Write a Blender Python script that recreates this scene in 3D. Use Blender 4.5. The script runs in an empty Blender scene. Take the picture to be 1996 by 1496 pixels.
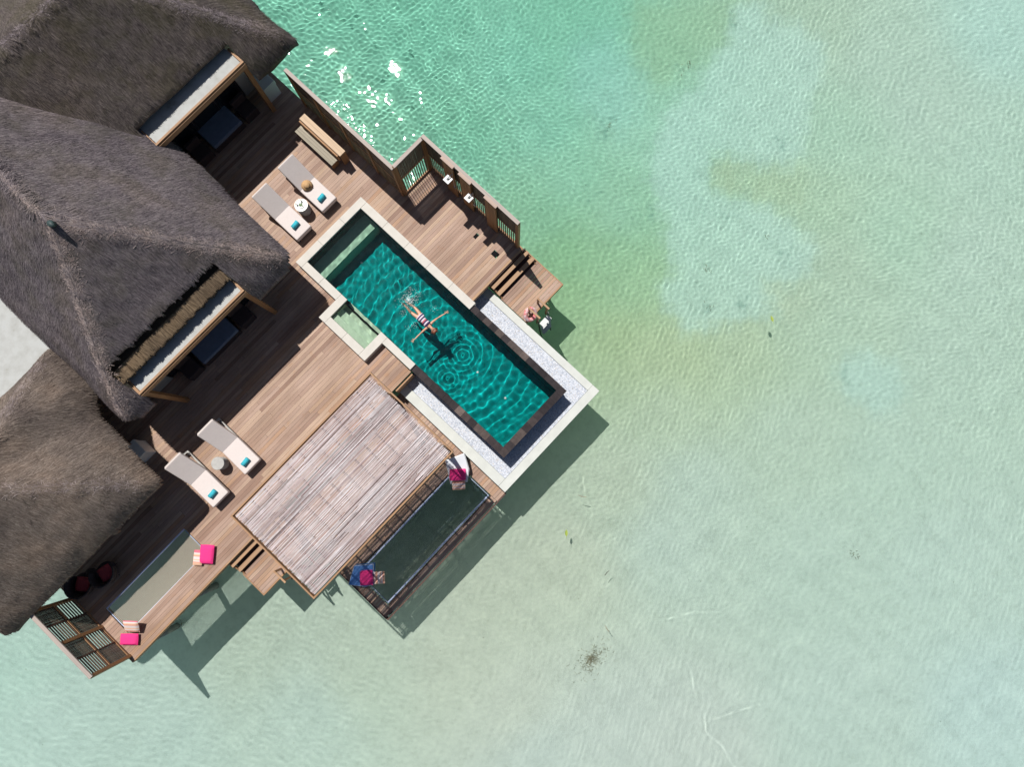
import bpy, math, random
import numpy as np
from mathutils import Vector, Matrix
random.seed(7); rng = np.random.default_rng(7)
S = bpy.context.scene
col = S.collection
R = math.radians

# ------------------------------------------------------------------ camera (drone, 25.5 m above the deck)
H = 25.5
YAW = R(46.75)
SRCW, SRCH, FPX = 1996.0, 1496.0, 1331.0
NAD = (1000.0, 890.0)                       # where straight-down lies in the frame
def cam_basis():
    d = Vector((NAD[0]-SRCW/2, -(NAD[1]-SRCH/2), -FPX)).normalized()
    z = -d
    y = Vector((0, 1, 0)); y = (y - y.dot(z)*z).normalized()
    x = y.cross(z)
    M = Matrix((x, y, z))                   # view -> level axes
    return Matrix.Rotation(-YAW, 3, 'Z') @ M
CB = cam_basis()
def at(px, py, z=0.0):
    """point of the place seen at photo position px,py at height z"""
    r = CB @ Vector((px-SRCW/2, -(py-SRCH/2), -FPX))
    t = (z-H)/r.z
    return Vector((r.x*t, r.y*t, z))
cam = bpy.data.cameras.new('camera'); camo = bpy.data.objects.new('camera', cam); col.objects.link(camo)
camo.matrix_world = Matrix.Translation((0, 0, H)) @ CB.to_4x4()
cam.sensor_width = 36; cam.lens = FPX/SRCW*36; cam.clip_start = .1; cam.clip_end = 3000
S.camera = camo

# ------------------------------------------------------------------ light
SUN = Vector((.35, 1.33, 2.6)).normalized()
w = bpy.data.worlds.new('World'); S.world = w; w.use_nodes = True
nt = w.node_tree
sky = nt.nodes.new('ShaderNodeTexSky'); sky.sky_type = 'NISHITA'; sky.sun_disc = False
sky.sun_elevation = math.asin(SUN.z); sky.sun_rotation = math.atan2(SUN.x, SUN.y)
nt.links.new(sky.outputs[0], nt.nodes['Background'].inputs[0])
nt.nodes['Background'].inputs[1].default_value = .05
L = bpy.data.lights.new('sun', 'SUN'); L.energy = 5.0; L.angle = R(.5); L.color = (1, .965, .91)
L.cycles.is_caustics_light = True
lo = bpy.data.objects.new('sun', L); col.objects.link(lo); lo.rotation_euler = SUN.to_track_quat('Z', 'Y').to_euler(); lo.location = SUN*60
S.view_settings.view_transform = 'Standard'; S.view_settings.look = 'None'; S.view_settings.gamma = 1
S.view_settings.exposure = 0
S.cycles.sample_clamp_indirect = 4; S.cycles.max_bounces = 8; S.cycles.transparent_max_bounces = 12
S.cycles.use_denoising = True
S.cycles.blur_glossy = .3

# ------------------------------------------------------------------ helpers
def srgb(r, g, b):
    f = lambda c: (c/12.92 if c <= .04045 else ((c+.055)/1.055)**2.4)
    return (f(r/255), f(g/255), f(b/255), 1)

class MB:
    def __init__(s): s.v = []; s.f = []; s.sm = False
    def add(s, vs, fs):
        n = len(s.v); s.v += [tuple(v) for v in vs]; s.f += [tuple(i+n for i in f) for f in fs]; return s
    def box(s, x0, x1, y0, y1, z0, z1):
        if x0 > x1: x0, x1 = x1, x0
        if y0 > y1: y0, y1 = y1, y0
        if z0 > z1: z0, z1 = z1, z0
        return s.add([(x0,y0,z0),(x1,y0,z0),(x1,y1,z0),(x0,y1,z0),(x0,y0,z1),(x1,y0,z1),(x1,y1,z1),(x0,y1,z1)],
                     [(0,3,2,1),(4,5,6,7),(0,1,5,4),(1,2,6,5),(2,3,7,6),(3,0,4,7)])
    def bar(s, a, b, w_, h_, up=(0,0,1)):
        a = Vector(a); b = Vector(b); d = (b-a).normalized(); u = Vector(up)
        if abs(d.dot(u)) > .98: u = Vector((0, 1, 0))
        x = d.cross(u).normalized()*w_/2; u = x.cross(d).normalized()*h_/2
        vs = [a-x-u, a+x-u, a+x+u, a-x+u, b-x-u, b+x-u, b+x+u, b-x+u]
        return s.add(vs, [(0,1,2,3),(4,7,6,5),(0,4,5,1),(1,5,6,2),(2,6,7,3),(3,7,4,0)])
    def tube(s, pts, r, n=8, closed=False):
        pts = [Vector(p) for p in pts]; m = len(pts)
        rs = r if isinstance(r, (list, tuple)) else [r]*m
        vs = []
        pu = None
        for i, p in enumerate(pts):
            if closed: d = (pts[(i+1) % m]-pts[i-1]).normalized()
            else: d = (pts[min(i+1, m-1)]-pts[max(i-1, 0)]).normalized()
            u = Vector((0, 0, 1)) if abs(d.z) < .95 else Vector((0, 1, 0))
            if pu is not None and abs(pu.dot(d)) < .9: u = pu
            x = d.cross(u).normalized(); u = x.cross(d).normalized(); pu = u
            for k in range(n):
                a = 2*math.pi*k/n
                vs.append(p + x*math.cos(a)*rs[i] + u*math.sin(a)*rs[i])
        fs = []
        for i in range(m if closed else m-1):
            j = (i+1) % m
            for k in range(n):
                l = (k+1) % n
                fs.append((i*n+k, i*n+l, j*n+l, j*n+k))
        if not closed:
            fs.append(tuple(range(n))[::-1]); fs.append(tuple((m-1)*n+k for k in range(n)))
        return s.add(vs, fs)
    def lathe(s, prof, n=32, c=(0, 0, 0)):
        vs = []; m = len(prof)
        for r_, z in prof:
            for k in range(n):
                a = 2*math.pi*k/n; vs.append((c[0]+r_*math.cos(a), c[1]+r_*math.sin(a), c[2]+z))
        fs = [(i*n+k, i*n+(k+1) % n, (i+1)*n+(k+1) % n, (i+1)*n+k) for i in range(m-1) for k in range(n)]
        if prof[0][0] > 1e-4: fs.append(tuple(range(n))[::-1])
        if prof[-1][0] > 1e-4: fs.append(tuple((m-1)*n+k for k in range(n)))
        return s.add(vs, fs)
    def pillow(s, c, sx, sy, sz, rot=0, n=10, sq=.35, tilt=0):
        """soft box: superellipsoid pinched at the edges"""
        vs = []; fs = []
        cr, sr = math.cos(rot), math.sin(rot); ct, st = math.cos(tilt), math.sin(tilt)
        for side in (1, -1):
            b = len(vs)
            for j in range(n+1):
                for i in range(n+1):
                    u = i/n*2-1; v = j/n*2-1
                    h = (max(0, 1-u**4)*max(0, 1-v**4))**sq
                    x = u*sx/2*(1-.05*v*v); y = v*sy/2*(1-.05*u*u); z = side*h*sz/2
                    y, z = y*ct-z*st, y*st+z*ct
                    vs.append((c[0]+x*cr-y*sr, c[1]+x*sr+y*cr, c[2]+z))
            for j in range(n):
                for i in range(n):
                    a = b+j*(n+1)+i; q = (a, a+1, a+n+2, a+n+1)
                    fs.append(q if side > 0 else q[::-1])
        return s.add(vs, fs)
    def rbox(s, x0, x1, y0, y1, z0, z1, r=.03):
        """box with its upper and side edges rounded off"""
        prof = [(0, z0), (0, z1-r), (r*.3, z1-r*.3), (r, z1)]
        vs = []
        for ins, z in prof:
            c_ = min(r, .03)
            X0, X1, Y0, Y1 = x0+ins, x1-ins, y0+ins, y1-ins
            for (x, y) in ((X0+c_, Y0), (X1-c_, Y0), (X1, Y0+c_), (X1, Y1-c_), (X1-c_, Y1), (X0+c_, Y1), (X0, Y1-c_), (X0, Y0+c_)):
                vs.append((x, y, z))
        fs = []
        for i in range(3):
            for k in range(8): fs.append((i*8+k, i*8+(k+1) % 8, (i+1)*8+(k+1) % 8, (i+1)*8+k))
        fs.append(tuple(range(8))[::-1]); fs.append(tuple(24+k for k in range(8)))
        return s.add(vs, fs)
    def build(s, name, m, parent=None, smooth=False, org=None):
        me = bpy.data.meshes.new(name)
        v = s.v
        if org is not None: v = [(a-org[0], b-org[1], c-org[2]) for a, b, c in v]
        me.from_pydata(v, [], s.f); me.materials.append(m)
        if smooth: me.polygons.foreach_set('use_smooth', [True]*len(me.polygons))
        me.update()
        o = bpy.data.objects.new(name, me); col.objects.link(o)
        if parent is not None: o.parent = parent
        elif org is not None: o.location = org
        return o

def tag(o, label=None, cat=None, group=None, kind=None):
    if label: o['label'] = label
    if cat: o['category'] = cat
    if group: o['group'] = group
    if kind: o['kind'] = kind
    return o
def thing(name, label, cat, loc=(0, 0, 0), rz=0, group=None):
    o = bpy.data.objects.new(name, None); col.objects.link(o); o.empty_display_size = .2
    o.location = loc; o.rotation_euler = (0, 0, rz)
    return tag(o, label, cat, group)
def copy_tree(o, parent=None):
    c = o.copy(); col.objects.link(c); c.parent = parent
    for ch in [k for k in bpy.data.objects if k.parent == o]: copy_tree(ch, c)
    return c
def receiver(o): o.cycles.is_caustics_receiver = True; return o

# ------------------------------------------------------------------ materials
def newmat(name):
    m = bpy.data.materials.new(name); m.use_nodes = True
    n = m.node_tree; b = n.nodes['Principled BSDF']
    return m, n, b
def N(n, t, **k):
    x = n.nodes.new(t)
    for a, v in k.items():
        if a.startswith('i_'):
            key = a[2:]
            x.inputs[int(key) if key.isdigit() else key.replace('_', ' ')].default_value = v
        else: setattr(x, a, v)
    return x
def ramp(n, stops, fac=None, interp='LINEAR'):
    r = n.nodes.new('ShaderNodeValToRGB'); r.color_ramp.interpolation = interp
    e = r.color_ramp.elements
    while len(e) < len(stops): e.new(.5)
    for k, (p, c) in enumerate(stops):
        e[k].position = p; e[k].color = c if len(c) == 4 else (*c, 1)
    if fac is not None: n.links.new(fac, r.inputs[0])
    return r
def mixc(n, a, b, fac, mode='MIX'):
    x = n.nodes.new('ShaderNodeMix'); x.data_type = 'RGBA'; x.blend_type = mode
    for sock, val in ((x.inputs[0], fac), (x.inputs[6], a), (x.inputs[7], b)):
        if hasattr(val, 'is_linked'): n.links.new(val, sock)
        else: sock.default_value = val
    return x.outputs[2]
def coords(n, scale=(1, 1, 1), rot=(0, 0, 0)):
    tc = N(n, 'ShaderNodeTexCoord'); mp = N(n, 'ShaderNodeMapping')
    mp.inputs['Scale'].default_value = scale; mp.inputs['Rotation'].default_value = rot
    n.links.new(tc.outputs['Object'], mp.inputs[0]); return mp.outputs[0]
def noise(n, vec, scale, detail=4, rough=.55):
    x = N(n, 'ShaderNodeTexNoise'); x.inputs['Scale'].default_value = scale
    x.inputs['Detail'].default_value = detail; x.inputs['Roughness'].default_value = rough
    n.links.new(vec, x.inputs['Vector']); return x.outputs[0]
def bump(n, b, h, strength=.3, dist=.01):
    x = N(n, 'ShaderNodeBump'); x.inputs['Strength'].default_value = strength; x.inputs['Distance'].default_value = dist
    n.links.new(h, x.inputs['Height']); n.links.new(x.outputs[0], b.inputs['Normal'])

def plain(name, c, rough=.6, var=.12, nscale=8, bmp=.15, metal=0):
    m, n, b = newmat(name)
    v = coords(n); f = noise(n, v, nscale)
    d = (c[0]*(1-var), c[1]*(1-var), c[2]*(1-var), 1); e = (min(1, c[0]*(1+var)), min(1, c[1]*(1+var)), min(1, c[2]*(1+var)), 1)
    r = ramp(n, [(.3, d), (.7, e)], f)
    n.links.new(r.outputs[0], b.inputs['Base Color']); b.inputs['Roughness'].default_value = rough
    b.inputs['Metallic'].default_value = metal
    if bmp: bump(n, b, noise(n, v, nscale*8), bmp, .004)
    return m

def wood(name, stops, along='x', rough=.65, grain=1.0, big=True):
    """boards: one tone per board (random per island), grain along the board, worn patches across boards"""
    m, n, b = newmat(name)
    g = N(n, 'ShaderNodeNewGeometry')
    r = ramp(n, stops, g.outputs['Random Per Island'])
    sc = {'x': (.5, 24, 24), 'y': (24, .5, 24), 'z': (24, 24, .5)}[along]
    gv = coords(n, sc)
    gr = noise(n, gv, 1.6, 5, .65)
    gm = ramp(n, [(.3, (.72, .72, .72)), (.7, (1.16, 1.14, 1.1))], gr)
    c = mixc(n, r.outputs[0], gm.outputs[0], grain, 'MULTIPLY')
    if big:
        bn = noise(n, coords(n, {'x': (.5, 1.2, 1), 'y': (1.2, .5, 1), 'z': (1, 1, .5)}[along]), .9, 3)
        bm = ramp(n, [(.35, (.84, .80, .76)), (.65, (1.08, 1.08, 1.1))], bn)
        c = mixc(n, c, bm.outputs[0], 1.0, 'MULTIPLY')
        st = noise(n, coords(n, (1.3, 2.6, 1)), 1.7, 3)
        sm = ramp(n, [(.60, (1, 1, 1)), (.74, (1.0, .78, .55))], st)
        c = mixc(n, c, sm.outputs[0], .55, 'MULTIPLY')
    n.links.new(c, b.inputs['Base Color']); b.inputs['Roughness'].default_value = rough
    bump(n, b, gr, .25, .004)
    return m

M = {}
M['deck'] = wood('weathered deck boards', [(0, (.26, .155, .112)), (.25, (.345, .227, .172)), (.6, (.40, .277, .215)), (.85, (.45, .318, .23)), (1, (.37, .21, .125))])
M['deck_y'] = wood('weathered boards laid across', [(0, (.26, .17, .12)), (.5, (.36, .25, .18)), (1, (.42, .30, .22))], 'y')
M['tread'] = wood('oiled step boards', [(0, (.33, .20, .11)), (1, (.42, .26, .15))], big=False)
M['timber'] = wood('orange hardwood timber', [(0, (.30, .155, .07)), (.5, (.36, .20, .10)), (1, (.42, .26, .15))], big=False)
M['timber_y'] = wood('orange hardwood timber across', [(0, (.30, .155, .07)), (.5, (.36, .20, .10)), (1, (.42, .26, .15))], 'y', big=False)
M['timber_z'] = wood('upright hardwood timber', [(0, (.27, .13, .05)), (1, (.38, .20, .09))], 'z', big=False)
M['cap'] = wood('greyed fence cap', [(0, (.38, .27, .22)), (1, (.45, .34, .29))], 'y', big=False)
M['cap_x'] = wood('greyed fence cap across', [(0, (.36, .30, .27)), (1, (.42, .36, .33))], 'x', big=False)
M['lath'] = wood('dark lath', [(0, (.075, .06, .045)), (.6, (.12, .09, .065)), (1, (.17, .12, .085))], 'z', big=False)
M['slat'] = wood('thin slat', [(0, (.12, .075, .05)), (1, (.22, .14, .09))], 'z', big=False)
M['dark_wood'] = wood('dark wood and gap shade', [(0, (.05, .025, .02)), (1, (.11, .05, .035))], 'x', big=False)  # dark timber; on the steps its colour stands for shade in the gaps
M['pale_wood'] = wood('pale bench wood', [(0, (.50, .36, .24)), (1, (.60, .44, .30))], 'y', big=False)
M['grey_wood'] = wood('grey bench wood', [(0, (.26, .23, .17)), (1, (.34, .30, .23))], 'y', big=False)
M['coping'] = plain('pale stone coping', (.56, .53, .48), .7, .05, 3, .1)
M['curb'] = plain('cream rendered curb', (.56, .575, .54), .8, .06, 2.5, .15)
M['concrete'] = plain('stained grey concrete', (.25, .25, .24), .9, .25, 2)
M['white_paint'] = plain('white paint', (.62, .63, .62), .5, .05, 2, .05)
M['white_metal'] = plain('white powder coated metal', (.68, .68, .68), .35, .04, 2, 0)
M['mattress'] = plain('cream outdoor fabric', (.64, .57, .545), .9, .03, 12, .2)
M['canvas'] = plain('white canvas', (.72, .74, .78), .9, .05, 5, .3)
M['blue_canvas'] = plain('blue canvas', (.10, .25, .58), .9, .05, 5, .3)
M['towel'] = plain('turquoise towel', (.05, .46, .56), .95, .15, 30, .6)
M['pink'] = plain('magenta cushion cloth', (.80, .035, .22), .9, .06, 14, .3)
M['black'] = plain('matt black gap', (.008, .008, .01), 1, .1, 5, 0)
M['red'] = plain('faded red cushion cloth', (.42, .06, .07), .9, .15, 6, .3)
M['drum'] = plain('white ceramic', (.66, .66, .62), .35, .04, 4, .05)
M['drum_grey'] = plain('grey concrete drum', (.42, .41, .39), .8, .12, 8, .2)
M['rattan'] = plain('dark woven rattan', (.045, .03, .03), .7, .3, 40, .6)
M['steel'] = plain('brushed steel', (.55, .56, .58), .3, .05, 20, .05, .9)
M['rope'] = plain('white rope', (.56, .64, .84), .85, .08, 30, .3)  # white rope with the blue of open shade mixed into its colour
M['lace'] = plain('dark lacing cord', (.05, .05, .07), .8, .1, 30, 0)
M['netcord_shaded'] = plain('shaded net cord', (.012, .03, .045), .9, .1, 30, 0)  # cord colour darkened to carry the shade below the shelter
M['netcord'] = plain('beige net cord', (.42, .37, .30), .9, .1, 30, 0)
M['wall'] = plain('plaster wall', (.34, .32, .29), .85, .08, 2)
M['dark_metal'] = plain('dark metal', (.02, .02, .025), .4, .1, 10, 0)
M['straw_hat'] = plain('woven straw', (.50, .31, .15), .85, .15, 40, .5)
M['brown'] = plain('brown ribbon', (.14, .05, .02), .7, .1, 20, 0)
M['snack'] = plain('green leaf', (.10, .20, .05), .6, .3, 40, 0)
M['skin'] = plain('sun tanned skin', (.58, .31, .20), .45, .08, 10, .05)
M['hair'] = plain('auburn hair', (.22, .07, .035), .5, .3, 60, .4)
M['ring'] = None

# striped cloth
def stripes(name, cols, axis=0, scale=1.0, off=.5):
    m, n, b = newmat(name)
    sp = N(n, 'ShaderNodeSeparateXYZ'); tc = N(n, 'ShaderNodeTexCoord'); n.links.new(tc.outputs['Object'], sp.inputs[0])
    ma = N(n, 'ShaderNodeMath', operation='MULTIPLY_ADD'); n.links.new(sp.outputs[axis], ma.inputs[0]); ma.inputs[1].default_value = scale; ma.inputs[2].default_value = off
    r = ramp(n, [(k/len(cols), c) for k, c in enumerate(cols)], ma.outputs[0], 'CONSTANT')
    n.links.new(r.outputs[0], b.inputs['Base Color']); b.inputs['Roughness'].default_value = .9
    return m
P1, P2, P3, P4 = (.72, .34, .24), (.72, .62, .60), (.70, .16, .22), (.78, .48, .33)
M['striped'] = stripes('coral and cream striped cloth', [P4, P1, P2, P4, P2, P2, P1, P4, P2, P3], 1, 2.2)
M['suit'] = stripes('striped swimsuit cloth', [(.03, .015, .07), (.62, .55, .62), (.03, .015, .07), (.45, .10, .12), (.62, .55, .62), (.03, .015, .07), (.62, .55, .62), (.03, .015, .07), (.6, .5, .6)], 1, 1.95, -.27)

# pool tiles, stone
def tiles(name, cols, sx, sy, mortar=.004, rough=.6, mc=(.02, .02, .02)):
    m, n, b = newmat(name)
    t = N(n, 'ShaderNodeTexBrick'); t.offset = 0; t.inputs['Scale'].default_value = 1
    t.inputs['Brick Width'].default_value = sx; t.inputs['Row Height'].default_value = sy; t.inputs['Mortar Size'].default_value = mortar
    t.inputs['Color1'].default_value = (0, 0, 0, 1); t.inputs['Color2'].default_value = (1, 1, 1, 1); t.inputs['Mortar'].default_value = (.5, .5, .5, 1)
    v = coords(n); n.links.new(v, t.inputs['Vector'])
    r = ramp(n, cols, t.outputs['Color'])
    c = mixc(n, r.outputs[0], (*mc, 1), t.outputs['Fac'])
    c = mixc(n, c, ramp(n, [(.3, (.8, .8, .8)), (.7, (1.15, 1.15, 1.15))], noise(n, v, 5)).outputs[0], 1.0, 'MULTIPLY')
    n.links.new(c, b.inputs['Base Color']); b.inputs['Roughness'].default_value = rough; b.inputs['Specular IOR Level'].default_value = 0
    return m
M['ledge'] = tiles('dark basalt ledge tiles', [(0, (.035, .028, .028)), (.6, (.05, .04, .04)), (.8, (.07, .055, .052)), (1, (.15, .115, .10))], .31, .31, .004, .45)
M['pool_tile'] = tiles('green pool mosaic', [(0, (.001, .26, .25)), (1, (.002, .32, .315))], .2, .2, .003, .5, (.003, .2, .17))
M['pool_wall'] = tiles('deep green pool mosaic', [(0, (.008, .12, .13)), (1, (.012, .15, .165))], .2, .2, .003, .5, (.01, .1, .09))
M['alcove'] = plain('pale sandstone pool tile', (.60, .70, .52), .7, .08, 6)
M['pool_step'] = plain('pale green stone', (.42, .60, .44), .7, .08, 6)
for k_ in ('alcove', 'pool_step'): M[k_].node_tree.nodes['Principled BSDF'].inputs['Specular IOR Level'].default_value = 0

# pebbles
def pebbles():
    m, n, b = newmat('white pebbles')
    v = coords(n); t = N(n, 'ShaderNodeTexVoronoi'); t.inputs['Scale'].default_value = 22; n.links.new(v, t.inputs['Vector'])
    r = ramp(n, [(0, (.44, .47, .52)), (.5, (.57, .60, .66)), (1, (.70, .72, .76))], t.outputs['Color'])
    e = ramp(n, [(0, (1, 1, 1)), (.55, (.85, .87, .9)), (.9, (.45, .48, .55))], t.outputs['Distance'])
    c = mixc(n, r.outputs[0], e.outputs[0], .8, 'MULTIPLY')
    n.links.new(c, b.inputs['Base Color']); b.inputs['Roughness'].default_value = .8
    inv = N(n, 'ShaderNodeMath', operation='SUBTRACT'); inv.inputs[0].default_value = 1; n.links.new(t.outputs['Distance'], inv.inputs[1])
    bump(n, b, inv.outputs[0], .8, .02)
    return m
M['pebbles'] = pebbles()

def water(name, tint, rough=0.0, bs=None):
    m, n, b = newmat(name)
    b.inputs['Transmission Weight'].default_value = 1; b.inputs['IOR'].default_value = 1.33
    b.inputs['Roughness'].default_value = rough; b.inputs['Base Color'].default_value = (*tint, 1)
    if bs: bump(n, b, noise(n, coords(n), 8, 2), 1.0, bs)
    return m
M['pool_water'] = water('pool water', (.84, .985, .975))
M['sea_water'] = water('clear lagoon water', (.965, .995, .988), .012)

# glass
m, n, b = newmat('dark door glass'); b.inputs['Base Color'].default_value = (.015, .02, .025, 1); b.inputs['Roughness'].default_value = .06; M['glass'] = m

# thatch
def thatch(name, stops, moss=None):
    m, n, b = newmat(name)
    g = N(n, 'ShaderNodeNewGeometry')
    v = coords(n, (1, 1, 1))
    fine = noise(n, v, 14, 6, .75); big = noise(n, v, .55, 4, .6)
    f = N(n, 'ShaderNodeMix'); f.data_type = 'FLOAT'; f.inputs[0].default_value = .45
    n.links.new(g.outputs['Random Per Island'], f.inputs[2]); n.links.new(fine, f.inputs[3])
    r = ramp(n, stops, f.outputs[0])
    bm = ramp(n, [(.3, (.72, .72, .76)), (.5, (1, 1, 1)), (.7, (1.22, 1.15, 1.08))], big)
    c = mixc(n, r.outputs[0], bm.outputs[0], 1.0, 'MULTIPLY')
    if moss:
        mo = ramp(n, [(.45, (0, 0, 0)), (.62, (1, 1, 1))], noise(n, v, 1.1, 5, .65))
        c = mixc(n, c, moss, mixf(n, mo.outputs[0], .45))
    n.links.new(c, b.inputs['Base Color']); b.inputs['Roughness'].default_value = .95
    b.inputs['Specular IOR Level'].default_value = .15
    return m
def mixf(n, s, k):
    x = N(n, 'ShaderNodeMath', operation='MULTIPLY'); n.links.new(s, x.inputs[0]); x.inputs[1].default_value = k; return x.outputs[0]
M['thatch_mid'] = thatch('grey weathered thatch', [(0, (.035, .028, .03)), (.3, (.106, .088, .096)), (.55, (.178, .149, .157)), (.8, (.275, .236, .240)), (1, (.48, .42, .39))], (.075, .07, .055, 1))
M['thatch_top'] = thatch('old dark mossy thatch', [(0, (.02, .017, .016)), (.3, (.06, .049, .047)), (.6, (.122, .101, .094)), (.85, (.20, .168, .155)), (1, (.40, .35, .30))], (.05, .05, .024, 1))
M['thatch_low'] = thatch('brown weathered thatch', [(0, (.05, .035, .03)), (.3, (.135, .106, .09)), (.6, (.21, .168, .142)), (.85, (.31, .255, .22)), (1, (.52, .44, .36))])
M['thatch_ridge'] = thatch('paler ridge thatch', [(0, (.10, .078, .075)), (.4, (.215, .172, .165)), (1, (.42, .36, .34))])  # lighter straw mix along ridges and hips
M['thatch_cut'] = thatch('freshly cut thatch edge', [(0, (.03, .022, .016)), (.4, (.12, .085, .055)), (1, (.27, .20, .13))])

def sticks_mat():
    m, n, b = newmat('bleached bamboo sticks')
    g = N(n, 'ShaderNodeNewGeometry')
    r = ramp(n, [(0, (.36, .27, .26)), (.12, (.52, .44, .43)), (.5, (.66, .60, .59)), (.85, (.72, .68, .68)), (1, (.58, .44, .42))], g.outputs['Random Per Island'])
    v = coords(n, (2, 20, 20)); f = noise(n, v, 2, 4)
    c = mixc(n, r.outputs[0], ramp(n, [(.3, (.75, .74, .74)), (.65, (1.08, 1.08, 1.08))], f).outputs[0], 1.0, 'MULTIPLY')
    f2 = noise(n, coords(n), .9, 4)
    c = mixc(n, c, ramp(n, [(.38, (.86, .80, .80)), (.6, (1.03, 1.03, 1.05))], f2).outputs[0], 1.0, 'MULTIPLY')
    n.links.new(c, b.inputs['Base Color']); b.inputs['Roughness'].default_value = .75
    return m
M['sticks'] = sticks_mat()

# ------------------------------------------------------------------ sea: bed and rippled surface
WZ, BZ = -2.2, -3.6
ca, sa = math.cos(-YAW), math.sin(-YAW)
def grid_np(name, x0, x1, y0, y1, step, zf, mat, extra=400.0):
    """rectangular sheet laid level, finely divided in the middle, running on flat to the horizon"""
    nx = int((x1-x0)/step); ny = int((y1-y0)/step)
    xs = np.concatenate([[-extra, -120, -50], np.linspace(x0, x1, nx+1), [50, 120, extra]])
    ys = np.concatenate([[-extra, -120, -45], np.linspace(y0, y1, ny+1), [45, 120, extra]])
    X, Y = np.meshgrid(xs, ys); 
    WX = X*ca - Y*sa; WY = X*sa + Y*ca
    ex = np.clip(np.minimum(np.minimum(X-x0, x1-X), np.minimum(Y-y0, y1-Y))/1.0, 0, 1)
    Z = zf(WX, WY, ex)
    co = np.stack([WX, WY, Z], -1).reshape(-1, 3).astype(np.float32)
    NX = len(xs); NY = len(ys)
    i = np.arange(NX-1); j = np.arange(NY-1); I, J = np.meshgrid(i, j); a = (J*NX+I).ravel()
    q = np.stack([a, a+1, a+NX+1, a+NX], -1).astype(np.int32)
    me = bpy.data.meshes.new(name)
    me.vertices.add(len(co)); me.vertices.foreach_set('co', co.ravel())
    me.loops.add(q.size); me.loops.foreach_set('vertex_index', q.ravel())
    me.polygons.add(len(q)); me.polygons.foreach_set('loop_start', np.arange(0, q.size, 4, dtype=np.int32))
    me.polygons.foreach_set('use_smooth', np.ones(len(q), dtype=bool))
    me.update(calc_edges=True)
    me.materials.append(mat)
    o = bpy.data.objects.new(name, me); col.objects.link(o)
    return o, co

def wave_field(n, lmin, lmax, slope, main=None, spread=math.pi, seed=1):
    g = np.random.default_rng(seed)
    lam = np.exp(g.uniform(math.log(lmin), math.log(lmax), n)); k = 2*math.pi/lam
    th = g.uniform(-math.pi, math.pi, n) if main is None else main + g.normal(0, spread, n)
    amp = slope*math.sqrt(2/n)/k*g.uniform(.6, 1.4, n); ph = g.uniform(0, 6.28, n)
    def f(X, Y):
        Z = np.zeros_like(X)
        # slow bending of the wave fronts keeps them from reading as straight lines
        bx = .35*np.sin(X*.31+Y*.17+1.3)+.25*np.sin(X*-.23+Y*.41); by = .35*np.sin(X*.19-Y*.37+.4)+.25*np.sin(X*.43+Y*.11)
        for q in range(n): Z += amp[q]*np.sin(k[q]*((X+bx)*math.cos(th[q])+(Y+by)*math.sin(th[q]))+ph[q])
        return Z
    return f
w1 = wave_field(28, .16, .36, .0138, None, 0, 3)
w2 = wave_field(14, .20, .36, .0080, R(-67), .22, 5)
w2b = wave_field(14, .20, .36, .0085, R(25), .22, 6)
w3 = wave_field(10, .9, 2.6, .012, R(200), .8, 9)
w4 = wave_field(24, .15, .30, .042, None, 0, 13)
w5 = wave_field(12, .7, 2.0, .040, None, 0, 14)
WAKES = [[(1338, 1285), (1352, 1335), (1368, 1380), (1376, 1420), (1402, 1450), (1436, 1494)], [(1128, 912), (1136, 955), (1145, 985), (1124, 1030)], [(1480, 1372), (1430, 1384), (1385, 1400)], [(1190, 1036), (1205, 1064), (1222, 1090)], [(1300, 1195), (1345, 1185), (1405, 1180)]]
def seaz(X, Y, e):
    iu = (X*math.cos(YAW)-Y*math.sin(YAW)); iv = (X*math.sin(YAW)+Y*math.cos(YAW))     # compass axes: east, north
    far = 1/(1+np.exp((iv-1)/3.0))                      # calmer to the south
    lee = .55+.45*np.sin(X*.21+Y*.13+.6)*np.sin(X*-.11+Y*.27+2)
    chop = 1/(1+np.exp(-(Y-9.5)/2.0))*np.exp(-((X-7)/7.0)**2)
    west = 1/(1+np.exp((iu+4)/2.5))
    X = X+.06*np.sin(Y*4.3); Z = w1(X, Y)*(1.0-.76*far)+w2(X, Y)*(.30+.45*lee)*(1-west)+w2b(X, Y)*west*.8+w3(X, Y)+(w4(X, Y)+w5(X, Y))*chop
    for line in WAKES:
        P_ = [at(px, py, WZ) for px, py in line]
        D = np.full(X.shape, 9.0)
        for a, b in zip(P_[:-1], P_[1:]):
            dx, dy = b.x-a.x, b.y-a.y; t = np.clip(((X-a.x)*dx+(Y-a.y)*dy)/(dx*dx+dy*dy), 0, 1)
            D = np.minimum(D, np.hypot(X-a.x-t*dx, Y-a.y-t*dy))
        Z += .0028*np.exp(-(D/.07)**2)*(.5+.5*np.sin(X*3.1+Y*2.3)*np.sin(X*7.7-Y*5.1))
    return WZ+np.where(e > 0, Z*e, 0)
sea, _ = grid_np('sea_water', -23, 23, -17, 22, .046, seaz, M['sea_water'])
tag(sea, 'clear shallow turquoise lagoon water rippling around the villa', None, None, 'structure')
sea.cycles.is_caustics_caster = True

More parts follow.
